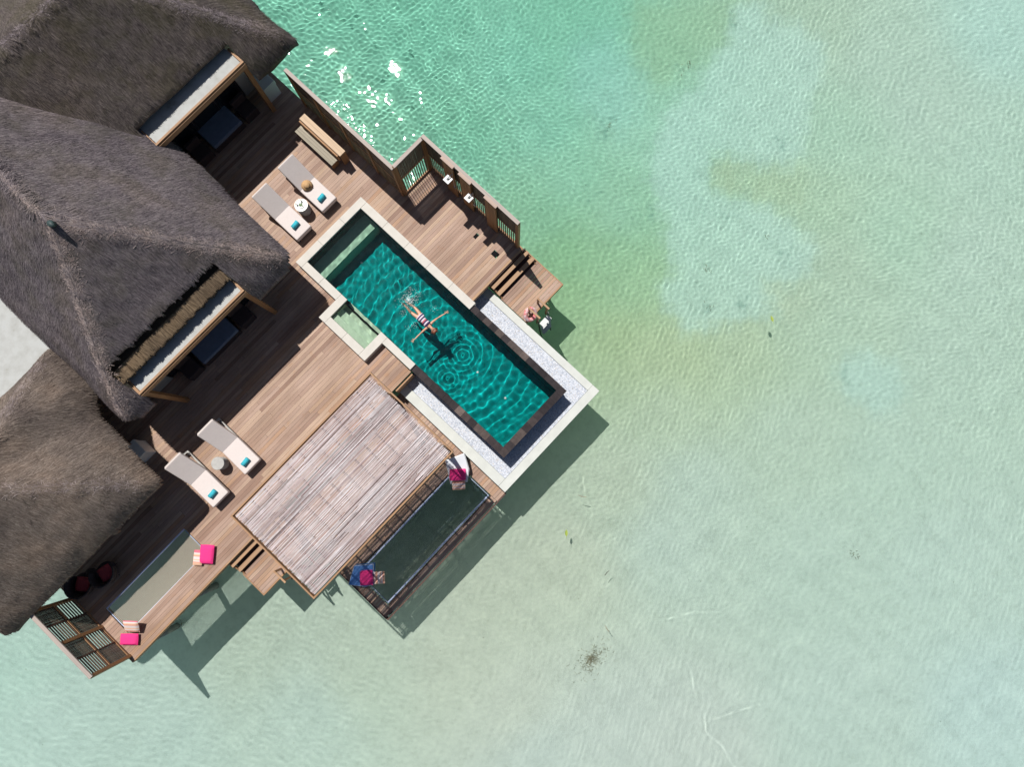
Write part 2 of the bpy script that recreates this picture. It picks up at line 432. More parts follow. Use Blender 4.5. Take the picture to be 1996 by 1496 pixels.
ctrl = [(600,50,114,186,160),(800,80,116,188,162),(1000,120,124,192,168),(900,280,116,186,158),(1100,60,122,188,162),(1060,250,128,192,168),(1100,350,138,195,168),(1200,420,142,192,165),(1060,420,128,185,152),
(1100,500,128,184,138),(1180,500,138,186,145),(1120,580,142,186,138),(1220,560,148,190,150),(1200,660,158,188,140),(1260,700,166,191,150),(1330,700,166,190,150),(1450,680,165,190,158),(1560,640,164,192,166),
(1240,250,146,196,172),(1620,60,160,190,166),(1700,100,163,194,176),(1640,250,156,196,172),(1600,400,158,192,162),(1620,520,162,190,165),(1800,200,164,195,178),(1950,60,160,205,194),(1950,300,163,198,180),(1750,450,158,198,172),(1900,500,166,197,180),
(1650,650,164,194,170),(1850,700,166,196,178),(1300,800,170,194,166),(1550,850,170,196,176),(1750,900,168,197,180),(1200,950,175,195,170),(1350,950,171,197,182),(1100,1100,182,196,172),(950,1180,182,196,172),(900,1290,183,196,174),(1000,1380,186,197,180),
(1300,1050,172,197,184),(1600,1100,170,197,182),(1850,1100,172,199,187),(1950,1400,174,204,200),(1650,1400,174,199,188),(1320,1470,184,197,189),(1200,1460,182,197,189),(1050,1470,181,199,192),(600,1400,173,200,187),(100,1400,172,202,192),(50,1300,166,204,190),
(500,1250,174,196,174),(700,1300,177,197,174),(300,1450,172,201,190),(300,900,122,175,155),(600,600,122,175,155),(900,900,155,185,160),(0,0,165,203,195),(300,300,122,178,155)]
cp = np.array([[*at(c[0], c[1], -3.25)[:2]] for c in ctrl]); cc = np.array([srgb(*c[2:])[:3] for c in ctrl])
BEDK = np.array([1.13, 1.035, 1.09])
PATCHES = [([(1425,60),(1440,15),(1480,5),(1500,40),(1560,50),(1610,90),(1600,160),(1572,200),(1565,290),(1530,325),(1480,328),(1440,312),(1385,308),(1388,360),(1410,385),(1450,390),(1500,410),(1560,455),(1595,490),(1582,530),(1530,555),(1490,558),(1512,600),(1480,622),(1420,628),(1370,652),(1330,645),(1300,610),(1290,570),(1310,530),(1300,480),(1305,440),(1280,400),(1265,350),(1268,290),(1300,220),(1350,180),(1385,120),(1420,90)], (167,206,194), .45, .72),
 ([(1640,700),(1690,690),(1745,715),(1770,755),(1750,800),(1700,805),(1650,770),(1628,730)], (165,205,194), .5, .75),
 ([(1120,90),(1190,70),(1240,130),(1250,220),(1210,270),(1160,230),(1110,170)], (140,198,186), .9, .55),
 ([(1240,0),(1430,0),(1425,80),(1372,112),(1330,150),(1290,175),(1250,150),(1225,70)], (142,184,146), .6, .6),
 ([(1388,312),(1440,318),(1442,362),(1412,382),(1392,360)], (158,182,148), .5, .6),
 ([(1440,325),(1560,330),(1580,360),(1560,400),(1470,385)], (158,186,150), .6, .6),
 ([(1490,560),(1560,565),(1590,600),(1540,625),(1505,605)], (168,190,162), .6, .45)]
SPOTS = [(1185,232,16,9),(1172,262,9,12),(1432,48,9,12),(1412,427,6,6),(1380,602,9,13),(1532,492,6,16),(1450,585,10,6),(1524,280,5,9),(1645,735,7,9),(1385,530,10,4),(1330,132,14,5),(1510,408,5,5),(1160,385,12,5),(1268,415,6,6)]
def smooth_poly(X, Y, poly):
    """signed distance (negative inside) from a closed outline on the bed"""
    D = np.full(X.shape, 1e9); ins = np.zeros(X.shape, bool); n = len(poly)
    for k in range(n):
        a, b = poly[k], poly[(k+1) % n]; dx, dy = b.x-a.x, b.y-a.y
        t = np.clip(((X-a.x)*dx+(Y-a.y)*dy)/(dx*dx+dy*dy), 0, 1); D = np.minimum(D, np.hypot(X-a.x-t*dx, Y-a.y-t*dy))
        c = ((a.y > Y) != (b.y > Y)) & (X < (b.x-a.x)*(Y-a.y)/(b.y-a.y+1e-12)+a.x); ins ^= c
    return np.where(ins, -D, D)
def bed_colors(co):
    X = co[:, 0]; Y = co[:, 1]
    DX = .10*np.sin(X*2.1+Y*1.3)+.09*np.sin(X*-3.2+Y*5.1+1)+.07*np.sin(X*8.3+Y*6.9)+.05*np.sin(X*-13.1+Y*11.3+2)
    DY = .10*np.sin(X*1.7-Y*2.3+2)+.09*np.sin(X*4.9+Y*3.1)+.07*np.sin(X*7.1-Y*9.7)+.05*np.sin(X*12.3+Y*13.9+1)
    num = np.zeros((len(X), 3)); den = np.zeros(len(X))+1e-12
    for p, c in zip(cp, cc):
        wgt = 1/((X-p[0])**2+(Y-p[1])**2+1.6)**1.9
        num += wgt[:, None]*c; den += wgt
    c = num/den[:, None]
    for px, col_, soft, am in PATCHES[::-1]:
        d = smooth_poly(X+DX, Y+DY, [at(a, b, -3.25) for a, b in px])
        m_ = am/(1+np.exp(np.clip(d/(soft*.35), -30, 30))); c = c*(1-m_[:, None])+np.array(srgb(*col_)[:3])*m_[:, None]
    ca1, sa1 = math.cos(YAW), math.sin(YAW)
    for px, py, rx, ry in SPOTS:
        q = at(px, py, -3.25); ux = (X+DX*1.5-q.x)*ca1-(Y+DY*1.5-q.y)*sa1; uy = (X+DX*1.5-q.x)*sa1+(Y+DY*1.5-q.y)*ca1
        m_ = .5*np.exp(-((ux/(rx/46))**2+(uy/(ry/46))**2)**1.2); c = c*(1-m_[:, None])+np.array(srgb(85, 135, 122)[:3])*m_[:, None]
    mint = np.array(srgb(174, 199, 184)[:3]); k = 1/(1+np.exp((X*math.sin(YAW)+Y*math.cos(YAW)-1)/3.5))
    east = 1/(1+np.exp((13-(X*math.cos(YAW)-Y*math.sin(YAW)))/2.0)); k = (.42*np.maximum(k, east))[:, None]
    c = (c*(1-k)+mint*k)*BEDK; g = c.mean(1, keepdims=True)
    return np.clip(g+(c-g)*.90, 0, .9)
def bed_mat():
    m, n, b = newmat('sand and sea grass bed')
    a = N(n, 'ShaderNodeAttribute', attribute_name='bed')
    v = coords(n)
    g = ramp(n, [(.25, (.86, .86, .84)), (.5, (1, 1, 1)), (.75, (1.08, 1.07, 1.05))], noise(n, v, 3.2, 8, .7))
    c = mixc(n, a.outputs['Color'], g.outputs[0], 1.0, 'MULTIPLY')
    vo = N(n, 'ShaderNodeTexVoronoi'); vo.inputs['Scale'].default_value = .9; n.links.new(v, vo.inputs['Vector'])
    sp = ramp(n, [(.0, (.35, .36, .3)), (.035, (1, 1, 1))], vo.outputs['Distance'])
    c = mixc(n, c, sp.outputs[0], .8, 'MULTIPLY')
    vo2 = N(n, 'ShaderNodeTexVoronoi'); vo2.inputs['Scale'].default_value = 3.1; n.links.new(v, vo2.inputs['Vector'])
    sp2 = ramp(n, [(.0, (.6, .6, .55)), (.06, (1, 1, 1))], vo2.outputs['Distance'])
    c = mixc(n, c, sp2.outputs[0], .6, 'MULTIPLY')
    n.links.new(c, b.inputs['Base Color']); b.inputs['Roughness'].default_value = 1; b.inputs['Specular IOR Level'].default_value = 0
    bump(n, b, noise(n, v, 5, 6, .7), .35, .03)
    return m
bed, bco = grid_np('sea_bed', -23, 23, -17, 22, .09, lambda X, Y, e: BZ+np.where(e > 0, e*.05*(np.sin(X*.6+Y*.3)*np.sin(Y*.7-X*.2)), 0), bed_mat())
tag(bed, 'pale sandy sea bed with green weed patches', None, None, 'structure'); receiver(bed)
ca_ = bed.data.color_attributes.new('bed', 'FLOAT_COLOR', 'POINT')
bc = bed_colors(bco.astype(np.float64)); ca_.data.foreach_set('color', np.concatenate([bc, np.ones((len(bc), 1))], 1).astype(np.float32).ravel())

# ------------------------------------------------------------------ main deck (boards run along X)
ADD = [(-14.72, -1.24, 4.96, 12.4), (-1.24, -.33, 4.90, 6.44), (-1.24, -.33, 8.92, 12.4), (-14.72, 4.44, 11.03, 17.6), (3.23, 4.44, 5.20, 17.6), (4.4, 5.99, 5.20, 9.98), (-.4, 3.4, 11.03, 12)]
SUB = [(-14.2, -10.2, 5.72, 7.04)]
DRAIN = [at(927, 460, 0), at(964, 495, 0)]
SUB += [(d.x-.11, d.x+.11, d.y-.11, d.y+.11) for d in DRAIN]
mb = MB(); BW = .137
y = 4.96; row = 0
for row in range(93):
    y0 = 4.96+row*BW; y1 = y0+BW-.0055; yc = (y0+y1)/2
    if y0 > 17.6: break
    xs = np.arange(-14.72, 6.0, .02)
    ins = np.zeros(len(xs), bool)
    for a in ADD: ins |= (xs >= a[0]) & (xs <= a[1]) & (a[2]-.01 <= yc <= a[3]+.01)
    for a in SUB: ins &= ~((xs > a[0]) & (xs < a[1]) & (a[2] < yc < a[3]))
    i = 0
    while i < len(xs):
        if not ins[i]: i += 1; continue
        j = i
        while j+1 < len(xs) and ins[j+1]: j += 1
        a, b = xs[i], xs[j]+.02
        x = a
        while x < b-.02:
            ln = random.uniform(3.0, 6.5); e = min(b, x+ln)
            if b-e < .4: e = b
            dz = random.uniform(-.0015, .0015)
            mb.box(x+.001, e-.003, y0, y1, -.03+dz, dz)
            x = e
        i = j+1
dk = mb.build('pool_deck', M['deck']); tag(dk, 'weathered reddish grey timber deck around the pool', None, None, 'structure')
# joists and edge beams below the boards, one frame
mb = MB()
for x in np.arange(-14.5, -1.3, .9): 
    if -14.25 < x < -10.15: mb.box(x, x+.06, 5.0, 5.66, -.2, -.032); mb.box(x, x+.06, 7.1, 12.3, -.2, -.032)
    else: mb.box(x, x+.06, 5.0, 12.3, -.2, -.032)
for x in np.arange(-.9, 4.3, .9): mb.box(x, x+.06, 11.06, 17.4, -.2, -.032)
for x in (3.3, 4.1): mb.box(x, x+.06, 5.25, 11, -.2, -.032)
for x in (4.9, 5.7): mb.box(x, x+.06, 5.25, 9.9, -.2, -.032)
mb.build('deck_joists', M['timber_y']).parent = dk
mb = MB()
mb.box(-14.72, -10.06, 4.90, 4.957, -.30, -.004); mb.box(-14.78, -14.723, 4.9, 17.4, -.30, -.004)
mb.box(-10.06, -7.5, 4.90, 4.957, -.30, -.004); mb.box(3.23, 5.99, 5.14, 5.231, -.30, -.004)
mb.box(5.993, 6.05, 5.14, 10.02, -.3, -.004); mb.box(-14.26, -14.203, 5.66, 7.10, -.3, -.004); mb.box(-10.197, -10.14, 5.66, 7.10, -.3, -.004)
mb.box(-14.2, -10.2, 7.043, 7.10, -.3, -.004); mb.box(-14.2, -10.2, 5.66, 5.717, -.3, -.004)
mb.build('edge_beam', M['timber']).parent = dk

def piles(spots, top, r=.13):
    for k, (x, y) in enumerate(spots):
        o = thing('deck_pile', 'round concrete pile standing in the water under the deck', 'pile', (x, y, BZ-.1), 0, 'piles under the deck')
        m_ = MB(); m_.tube([(0, 0, 0), (0, 0, top-BZ+.1)], r, 14); receiver(m_.build('shaft', M['concrete'], o, True))
        m_ = MB(); m_.box(-.2, .2, -.2, .2, top-BZ+.1, top-BZ+.22); m_.build('pile_cap', M['concrete'], o)
        tag(o, None, None)
P = []
for x in (-14.4, -12.2, -10.0): P += [(x, 5.25), (x, 9), (x, 12.5)]
P += [(-7.2, 6), (-4.5, 6), (-7.2, 10), (-4.5, 10), (-2, 9.5), (5.6, 9.5), (5.6, 6), (4.1, 13), (4.1, 16.5), (1, 13)]
piles(P, -.33)

# ------------------------------------------------------------------ swimming pool
pool = thing('swimming_pool', 'long teal swimming pool with pale stone coping and a dark stone overflow edge', 'swimming pool', (1.4, 5.5, 0))
PO = (1.4, 5.5, 0)
def pp(mb, name, m_, sm=False): return mb.build(name, M[m_], pool, sm, PO)
WL = .22; FL = -1.62
# shell: floor and inner walls
mb = MB(); mb.box(.001, 2.879, .501, 10.699, FL-.05, FL)
receiver(pp(mb, 'pool_floor', 'pool_tile'))
mb = MB()
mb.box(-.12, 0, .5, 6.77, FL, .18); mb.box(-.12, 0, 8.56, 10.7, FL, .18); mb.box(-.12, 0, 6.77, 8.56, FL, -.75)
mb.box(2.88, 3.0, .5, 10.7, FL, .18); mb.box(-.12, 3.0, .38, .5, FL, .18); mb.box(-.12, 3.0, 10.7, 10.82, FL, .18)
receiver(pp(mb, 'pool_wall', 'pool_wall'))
mb = MB()
mb.box(0, 2.88, 10.02, 10.7, FL, -.62)
receiver(pp(mb, 'bench_step', 'pool_step'))
mb = MB()
for k, (xa, xb, z) in enumerate(((-.9, -.66, .06), (-.66, -.38, -.14), (-.38, 0.0, -.38))): mb.box(xa, xb, 6.77, 8.56, z-.3, z)
receiver(pp(mb, 'entry_steps', 'alcove'))
mb = MB(); mb.box(-1.05, -.9, 6.7, 8.7, -.4, .18); mb.box(-1.05, 0, 6.62, 6.77, -.4, .18); mb.box(-1.05, 0, 8.56, 8.7, -.4, .18)
receiver(pp(mb, 'entry_wall', 'alcove'))
# coping in lengths of stone
mb = MB()
def run(x0, x1, y0, y1, L_=1.1):
    if x1-x0 > y1-y0:
        n_ = max(1, round((x1-x0)/L_)); e = np.linspace(x0, x1, n_+1)
        for a, b in zip(e[:-1], e[1:]): mb.rbox(a+.0015, b-.0015, y0, y1, .0, .30, .012)
    else:
        n_ = max(1, round((y1-y0)/L_)); e = np.linspace(y0, y1, n_+1)
        for a, b in zip(e[:-1], e[1:]): mb.rbox(x0, x1, a+.0015, b-.0015, .0, .30, .012)
run(-.31, 3.21, 10.70, 11.01); run(2.88, 3.21, 4.95, 10.70)
run(-.31, 0, 8.87, 10.70); run(-1.22, 0, 8.56, 8.87); run(-1.22, -.90, 6.77, 8.56); run(-1.22, 0, 6.45, 6.77); run(-.29, 0, 4.98, 6.45)
pp(mb, 'coping', 'coping')
# the same stone continues down behind the coping
mb = MB()
mb.box(-.27, 3.0, .24, .38, -.9, .19); mb.box(-.26, -.12, .38, 4.98, -.9, .19); mb.box(3.0, 3.1, .38, 4.95, -.9, .19)
mb.box(-.18, -.12, .5, 10.9, FL-.2, -.02); mb.box(3.0, 3.08, .3, 10.9, FL-.2, -.02); mb.box(-.18, 3.08, .2, 10.9, FL-.3, FL-.06)
pp(mb, 'pool_body', 'ledge')
mb = MB()
def lrun(x0, x1, y0, y1):
    if x1-x0 > y1-y0:
        e = np.linspace(x0, x1, round((x1-x0)/.31)+1)
        for a, b in zip(e[:-1], e[1:]): mb.box(a+.002, b-.002, y0, y1, .185, .225+random.uniform(0, .002))
    else:
        e = np.linspace(y0, y1, round((y1-y0)/.31)+1)
        for a, b in zip(e[:-1], e[1:]): mb.box(x0, x1, a+.002, b-.002, .185, .225+random.uniform(0, .002))
lrun(-.28, 0, .50, 4.977); lrun(2.88, 3.13, .50, 4.947); lrun(-.28, 3.13, .20, .498)
m_, n_, b_ = newmat('wet basalt tiles'); g_ = N(n_, 'ShaderNodeNewGeometry')
r_ = ramp(n_, [(0, (.022, .018, .020)), (.55, (.040, .032, .034)), (.8, (.062, .048, .046)), (.93, (.085, .066, .06)), (1, (.17, .13, .115))], g_.outputs['Random Per Island'])
c_ = mixc(n_, r_.outputs[0], ramp(n_, [(.3, (.75, .75, .75)), (.7, (1.2, 1.2, 1.2))], noise(n_, coords(n_), 7)).outputs[0], 1.0, 'MULTIPLY')
n_.links.new(c_, b_.inputs['Base Color']); b_.inputs['Roughness'].default_value = .7; b_.inputs['Specular IOR Level'].default_value = .15; M['ledge_t'] = m_
pp(mb, 'overflow_edge', 'ledge_t')
# pool lights
for (px, py) in ((705, 512), (930, 725), (985, 777)):
    q = at(px, py, FL*.72); 
    mb = MB(); mb.lathe([(0.0, .0), (.05, .0), (.05, .02), (.035, .03), (0, .03)], 16, (q.x, q.y, FL)); receiver(pp(mb, 'pool_light', 'white_paint'))
# water surface with ripples and rings spreading from the swimmer
def pool_water():
    st = .022
    xs = np.arange(0, 131+1)*2.88/131; ys = np.arange(0, 464)*10.2/463+.5
    wa = wave_field(38, .19, .58,   .030, None, 0, 21); wb = wave_field(14, .18, .36, .024, R(-70), .5, 22)
    q = [(at(878, 652, WL), .0145, 1.0), (at(848, 700, WL), .012, .9), (at(812, 612, WL), .008, .7)]
    def z(X, Y):
        calm = np.clip((9.5-Y)/9, .35, 1)
        Z = wa(X, Y)*(.55+.35*np.clip((Y-1)/8, 0, 1)) + wb(X, Y)*calm
        for c, a, rr in q:
            d = np.hypot(X-c.x, Y-c.y); Z += .10*a*np.sin(d*2*math.pi/.19)*np.exp(-(d/rr)**2)
        d = np.hypot(X-1.4, Y-5.4); Z += .0035*np.sin(d*2*math.pi/.42)*np.exp(-((d-2.6)/2)**2)
        return WL+Z
    vs = []; fs = []
    X, Y = np.meshgrid(xs, ys); Z = z(X, Y)
    vs = list(zip(X.ravel()-PO[0], Y.ravel()-PO[1], Z.ravel())); nx = len(xs)
    for j in range(len(ys)-1):
        for i in range(nx-1):
            a = j*nx+i; fs.append((a, a+1, a+nx+1, a+nx))
    b0 = len(vs)
    xs2 = np.linspace(-.9, 0, 42); ys2 = np.linspace(6.77, 8.56, 82)
    X, Y = np.meshgrid(xs2, ys2); Z = WL+(z(X, Y)-WL)*1.0
    vs += list(zip(X.ravel()-PO[0], Y.ravel()-PO[1], Z.ravel())); nx = len(xs2)
    for j in range(len(ys2)-1):
        for i in range(nx-1):
            a = b0+j*nx+i; fs.append((a, a+1, a+nx+1, a+nx))
    me = bpy.data.meshes.new('pool_water'); me.from_pydata(vs, [], fs); me.materials.append(M['pool_water'])
    me.polygons.foreach_set('use_smooth', [True]*len(me.polygons)); me.update()
    o = bpy.data.objects.new('pool_water', me); col.objects.link(o); o.parent = pool
    o.cycles.is_caustics_caster = True
    return o
pool_water()

# ------------------------------------------------------------------ overflow terrace round the pool: pebbles and curb
ter = thing('overflow_terrace', 'sunken strip of white pebbles with a cream curb around the pool end', 'terrace', (1.4, 2, -.6))
TO = (1.4, 2, -.6)
mb = MB(); 
def pb(x0, x1, y0, y1): mb.box(x0, x1, y0, y1, -.80, -.66)
pb(-.82, -.275, -.36, 5.0); pb(3.09, 3.79, -.36, 5.22); pb(-.27, 3.085, -.36, .235)
mb.build('pebble_bed', M['pebbles'], ter, False, TO)
mb = MB(); mb.rbox(3.795, 4.09, -.365, 4.88, -.80, -.60, .01); mb.box(3.795, 4.09, 4.885, 5.22, -.8, -.66); mb.rbox(-1.20, 4.09, -.71, -.37, -.80, -.60, .01); mb.rbox(-1.20, -.825, -.365, 4.88, -.80, -.60, .01)
mb.build('curb', M['curb'], ter, False, TO)
mb = MB(); mb.box(-1.17, -.275, -.68, 4.9, -1.02, -.81); mb.box(3.105, 4.06, -.68, 4.9, -1.02, -.81); mb.box(-.274, 3.104, -.68, .235, -1.02, -.81); mb.build('slab', M['concrete'], ter, False, TO)
mb = MB()
rb = random.Random(3)
for k in range(5200):
    s_ = rb.random()
    if s_ < .36: x, y = rb.uniform(-.80, -.30), rb.uniform(-.34, 4.9)
    elif s_ < .80: x, y = rb.uniform(3.12, 3.77), rb.uniform(-.34, 4.9)
    else: x, y = rb.uniform(-.8, 3.75), rb.uniform(-.34, .2)
    r1 = rb.uniform(.012, .026); a = rb.uniform(0, 3.1); cx, sx = math.cos(a), math.sin(a)
    z0 = -.66
    ring_ = [(x+(cx*math.cos(t)*r1*1.4-sx*math.sin(t)*r1), y+(sx*math.cos(t)*r1*1.4+cx*math.sin(t)*r1), z0) for t in (0, 1.26, 2.5, 3.77, 5.0)]
    mb.add(ring_+[(x, y, z0+r1*.9)], [(0, 1, 5), (1, 2, 5), (2, 3, 5), (3, 4, 5), (4, 0, 5)])
m_, n_, b_ = newmat('loose white pebbles'); g_ = N(n_, 'ShaderNodeNewGeometry')
r_ = ramp(n_, [(0, (.32, .35, .41)), (.3, (.50, .53, .59)), (.8, (.66, .68, .73)), (1, (.45, .41, .37))], g_.outputs['Random Per Island'])
n_.links.new(r_.outputs[0], b_.inputs['Base Color']); b_.inputs['Roughness'].default_value = .7; M['peb_l'] = m_
tag(mb.build('loose_pebbles', M['peb_l'], ter, True, TO), None, None, None, 'stuff')
for x, y in ((-.9, 0), (3.6, 0), (1.4, .5), (-.9, 3), (3.6, 3.6), (1.4, 5.5), (1.4, 9.5)):
    o = thing('pool_pile', 'thick concrete pile standing in the water under the pool', 'pile', (x, y, BZ-.1), 0, 'piles under the pool')
    top = -1.02 if x != 1.4 else FL-.3
    m_ = MB(); m_.tube([(0, 0, 0), (0, 0, top-BZ+.1)], .17, 14); receiver(m_.build('shaft', M['concrete'], o, True))
    m_ = MB(); m_.box(-.24, .24, -.24, .24, .0, .16); receiver(m_.build('footing', M['concrete'], o))

# ------------------------------------------------------------------ lower decks, steps, ladders
def boards_x(mb, x0, x1, y0, y1, z, bw=.137):
    y = y0
    while y < y1-.03:
        e = min(y+bw-.009, y1); mb.box(x0, x1, y, e, z-.03, z+random.uniform(-.001, .001)); y += bw
def boards_y(mb, x0, x1, y0, y1, z, bw=.137):
    x = x0
    while x < x1-.03:
        e = min(x+bw-.009, x1); mb.box(x, e, y0, y1, z-.03, z+random.uniform(-.001, .001)); x += bw
# by the pool: platform at the foot of the steps
pf = thing('swim_platform', 'small timber platform at the foot of the steps beside the pool', 'platform', (5.1, 3.9, -.55)); o_ = (5.1, 3.9, -.55)
mb = MB(); boards_x(mb, 4.11, 6.16, 3.2, 4.52, -.55); mb.build('boards', M['deck'], pf, False, o_)
mb = MB(); mb.box(4.11, 6.2, 3.14, 3.197, -.8, -.545); mb.box(6.163, 6.2, 3.2, 5.13, -.8, -.545); mb.box(4.11, 6.16, 4.46, 4.52, -.8, -.585); mb.build('frame', M['timber'], pf, False, o_)
for x in (4.4, 5.9):
    mb = MB(); mb.box(x-.07, x+.07, 3.4, 3.54, BZ, -.59)
    receiver(mb.build('leg', M['timber_z'], pf, False, o_))
st = thing('wooden_steps', 'open wooden steps leading down from the deck corner to the platform beside the pool', 'steps', (5.1, 4.9, -.3)); o_ = (5.1, 4.9, -.3)
for (y0, z) in ((4.90, -.18), (4.60, -.36)):
    mb = MB(); mb.rbox(4.13, 6.13, y0, y0+.17, z-.045, z, .008); mb.build('tread', M['tread'], st, False, o_)
for x in (4.14, 6.03):
    mb = MB(); mb.bar((x+.03, 5.13, -.20), (x+.03, 4.5, -.60), .05, .14); mb.build('stringer', M['timber_y'], st, False, o_)
mb = MB(); mb.box(4.14, 6.12, 4.53, 5.19, -.64, -.60); mb.box(4.14, 6.12, 5.10, 5.135, -.6, -.05); mb.build('gap_shade_board', M['dark_wood'], st, False, o_)  # dark boards added to paint the shade in the open step gaps
def ladder(x, y, z, label):
    o = thing('swim_ladder', label, 'ladder', (x, y, z), 0, 'swim ladders')
    for sx in (-.25, .25):
        mb = MB()
        mb.box(sx-.03, sx+.03, .20, .27, 0, .72); mb.box(sx-.03, sx+.03, -.26, -.19, -.5, .66); mb.box(sx-.035, sx+.035, -.32, .29, .66, .71)
        mb.build('handrail', M['timber_y'], o)
    for k, (yy, zz) in enumerate(((-.34, -.30), (-.42, -.8), (-.47, -1.15), (-.52, -1.5))):
        mb = MB(); mb.rbox(-.24, .24, yy-(.20 if k == 0 else .12), yy+.02, zz-.03, zz, .006); q = mb.build('ladder_step', M['white_paint'], o)
    for sx in (-.27, .27):
        mb = MB(); mb.bar((sx, -.30, -.1), (sx, -.62, -2.9), .04, .05); receiver(mb.build('side_rail', M['dark_metal'], o))
    return o
q = at(1045, 600, -.55)
ladder(4.72, 3.12, -.55, 'white stepped ladder with brown handrails going into the water beside the pink swim ring')
# pink swim ring leaning on the platform corner
m_, n_, b_ = newmat('pink patterned vinyl'); v_ = coords(n_)
r_ = ramp(n_, [(.40, (.72, .20, .20)), (.5, (.78, .42, .42)), (.62, (.85, .70, .72))], noise(n_, v_, 9, 3)); n_.links.new(r_.outputs[0], b_.inputs['Base Color']); b_.inputs['Roughness'].default_value = .3; M['ring'] = m_
q = at(1034, 612, -.2)
rg = thing('swim_ring', 'pink inflatable swim ring leaning at the platform edge beside the ladder', 'swim ring', (q.x, q.y, -.30))
mb = MB(); pts = []
for k in range(28):
    a = 2*math.pi*k/28; pts.append((.215*math.cos(a), .17*math.sin(a), .16*math.sin(a)))
mb.tube(pts, .082, 12, True); mb.build('tube', M['ring'], rg, True)
mb = MB(); mb.lathe([(.0, 0), (.012, 0), (.012, .02), (0, .02)], 8, (.215, 0, .085)); mb.build('valve', M['white_paint'], rg)
# left: steps and landing
st = thing('wooden_steps', 'open wooden steps with dark gaps beside the stick roofed shelter', 'steps', (-9.2, 4.6, -.3)); o_ = (-9.2, 4.6, -.3)
for (y0, z) in ((4.70, -.18), (4.43, -.36)):
    mb = MB(); mb.rbox(-10.04, -7.6, y0, y0+.16, z-.045, z, .008); mb.build('tread', M['tread'], st, False, o_)
for x in (-10.04, -7.75):
    mb = MB(); mb.bar((x+.03, 4.89, -.20), (x+.03, 4.3, -.60), .05, .14); mb.build('stringer', M['timber_y'], st, False, o_)
mb = MB(); mb.box(-10.03, -7.6, 4.345, 4.90, -.64, -.60); mb.box(-10.03, -7.6, 4.875, 4.898, -.6, -.32); mb.build('gap_shade_board', M['dark_wood'], st, False, o_)  # same dark boards, shade between the treads put into their colour
pf = thing('landing_platform', 'small timber landing at the foot of the steps beside the stick roofed shelter', 'platform', (-8.9, 3.8, -.55)); o_ = (-8.9, 3.8, -.55)
mb = MB(); boards_x(mb, -10.06, -7.62, 3.27, 4.34, -.55); mb.build('boards', M['deck'], pf, False, o_)
mb = MB(); mb.box(-10.1, -7.62, 3.21, 3.267, -.8, -.545); mb.box(-10.1, -10.063, 3.27, 4.34, -.8, -.545); mb.build('frame', M['timber'], pf, False, o_)
for x in (-9.8, -8.0):
    mb = MB(); mb.box(x-.07, x+.07, 3.5, 3.64, BZ, -.59)
    receiver(mb.build('leg', M['timber_z'], pf, False, o_))
ladder(-8.72, 3.2, -.55, 'ladder with brown handrails going into the water beside the stick roofed shelter')

# ------------------------------------------------------------------ deck below the shelter, with the big net
LZ = -.95
ld = MB()
boards_x(ld, -7.66, -1.67, 1.36, 4.88, LZ); boards_x(ld, -7.66, -7.30, -.66, 1.36, LZ)
dkl = ld.build('lower_deck', M['deck']); tag(dkl, 'lower timber deck under the stick roofed shelter', None, None, 'structure')
ld = MB(); boards_x(ld, -1.66, -1.215, -.73, 4.88, LZ); o = ld.build('walkway_boards', M['deck']); o.parent = dkl
ld = MB(); boards_x(ld, -7.29, -1.67, -.70, -.44, LZ)
o = ld.build('outer_boards', M['deck']); o.parent = dkl
ld = MB(); ld.box(-7.70, -1.215, -.79, -.735, LZ-.25, LZ-.005); o = ld.build('beam', M['dark_wood']); o.parent = dkl
ld = MB(); ld.box(-7.72, -7.664, -.73, 4.88, LZ-.25, LZ-.005); o = ld.build('beam', M['dark_wood']); o.parent = dkl
ld = MB(); ld.box(-7.28, -1.67, -.44, -.39, LZ-.25, LZ-.01); o = ld.build('beam', M['dark_wood']); o.parent = dkl
ld = MB(); ld.box(-7.28, -1.67, 1.31, 1.355, LZ-.25, LZ-.01); o = ld.build('beam', M['dark_wood']); o.parent = dkl
for x, y in ((-7.5, -.6), (-4.4, -.6), (-1.4, -.6), (-7.5, 2.3), (-4.4, 2.3), (-1.4, 2.3), (-7.5, 4.6), (-4.4, 4.6)):
    o = thing('shelter_pile', 'round concrete pile standing in the water under the lower deck', 'pile', (x, y, BZ-.1), 0, 'piles under the lower deck')
    m_ = MB(); m_.tube([(0, 0, 0), (0, 0, -1.2-BZ+.1)], .12, 12); receiver(m_.build('shaft', M['concrete'], o, True))
    m_ = MB(); m_.box(-.2, .2, -.2, .2, .0, .16); receiver(m_.build('footing', M['concrete'], o))

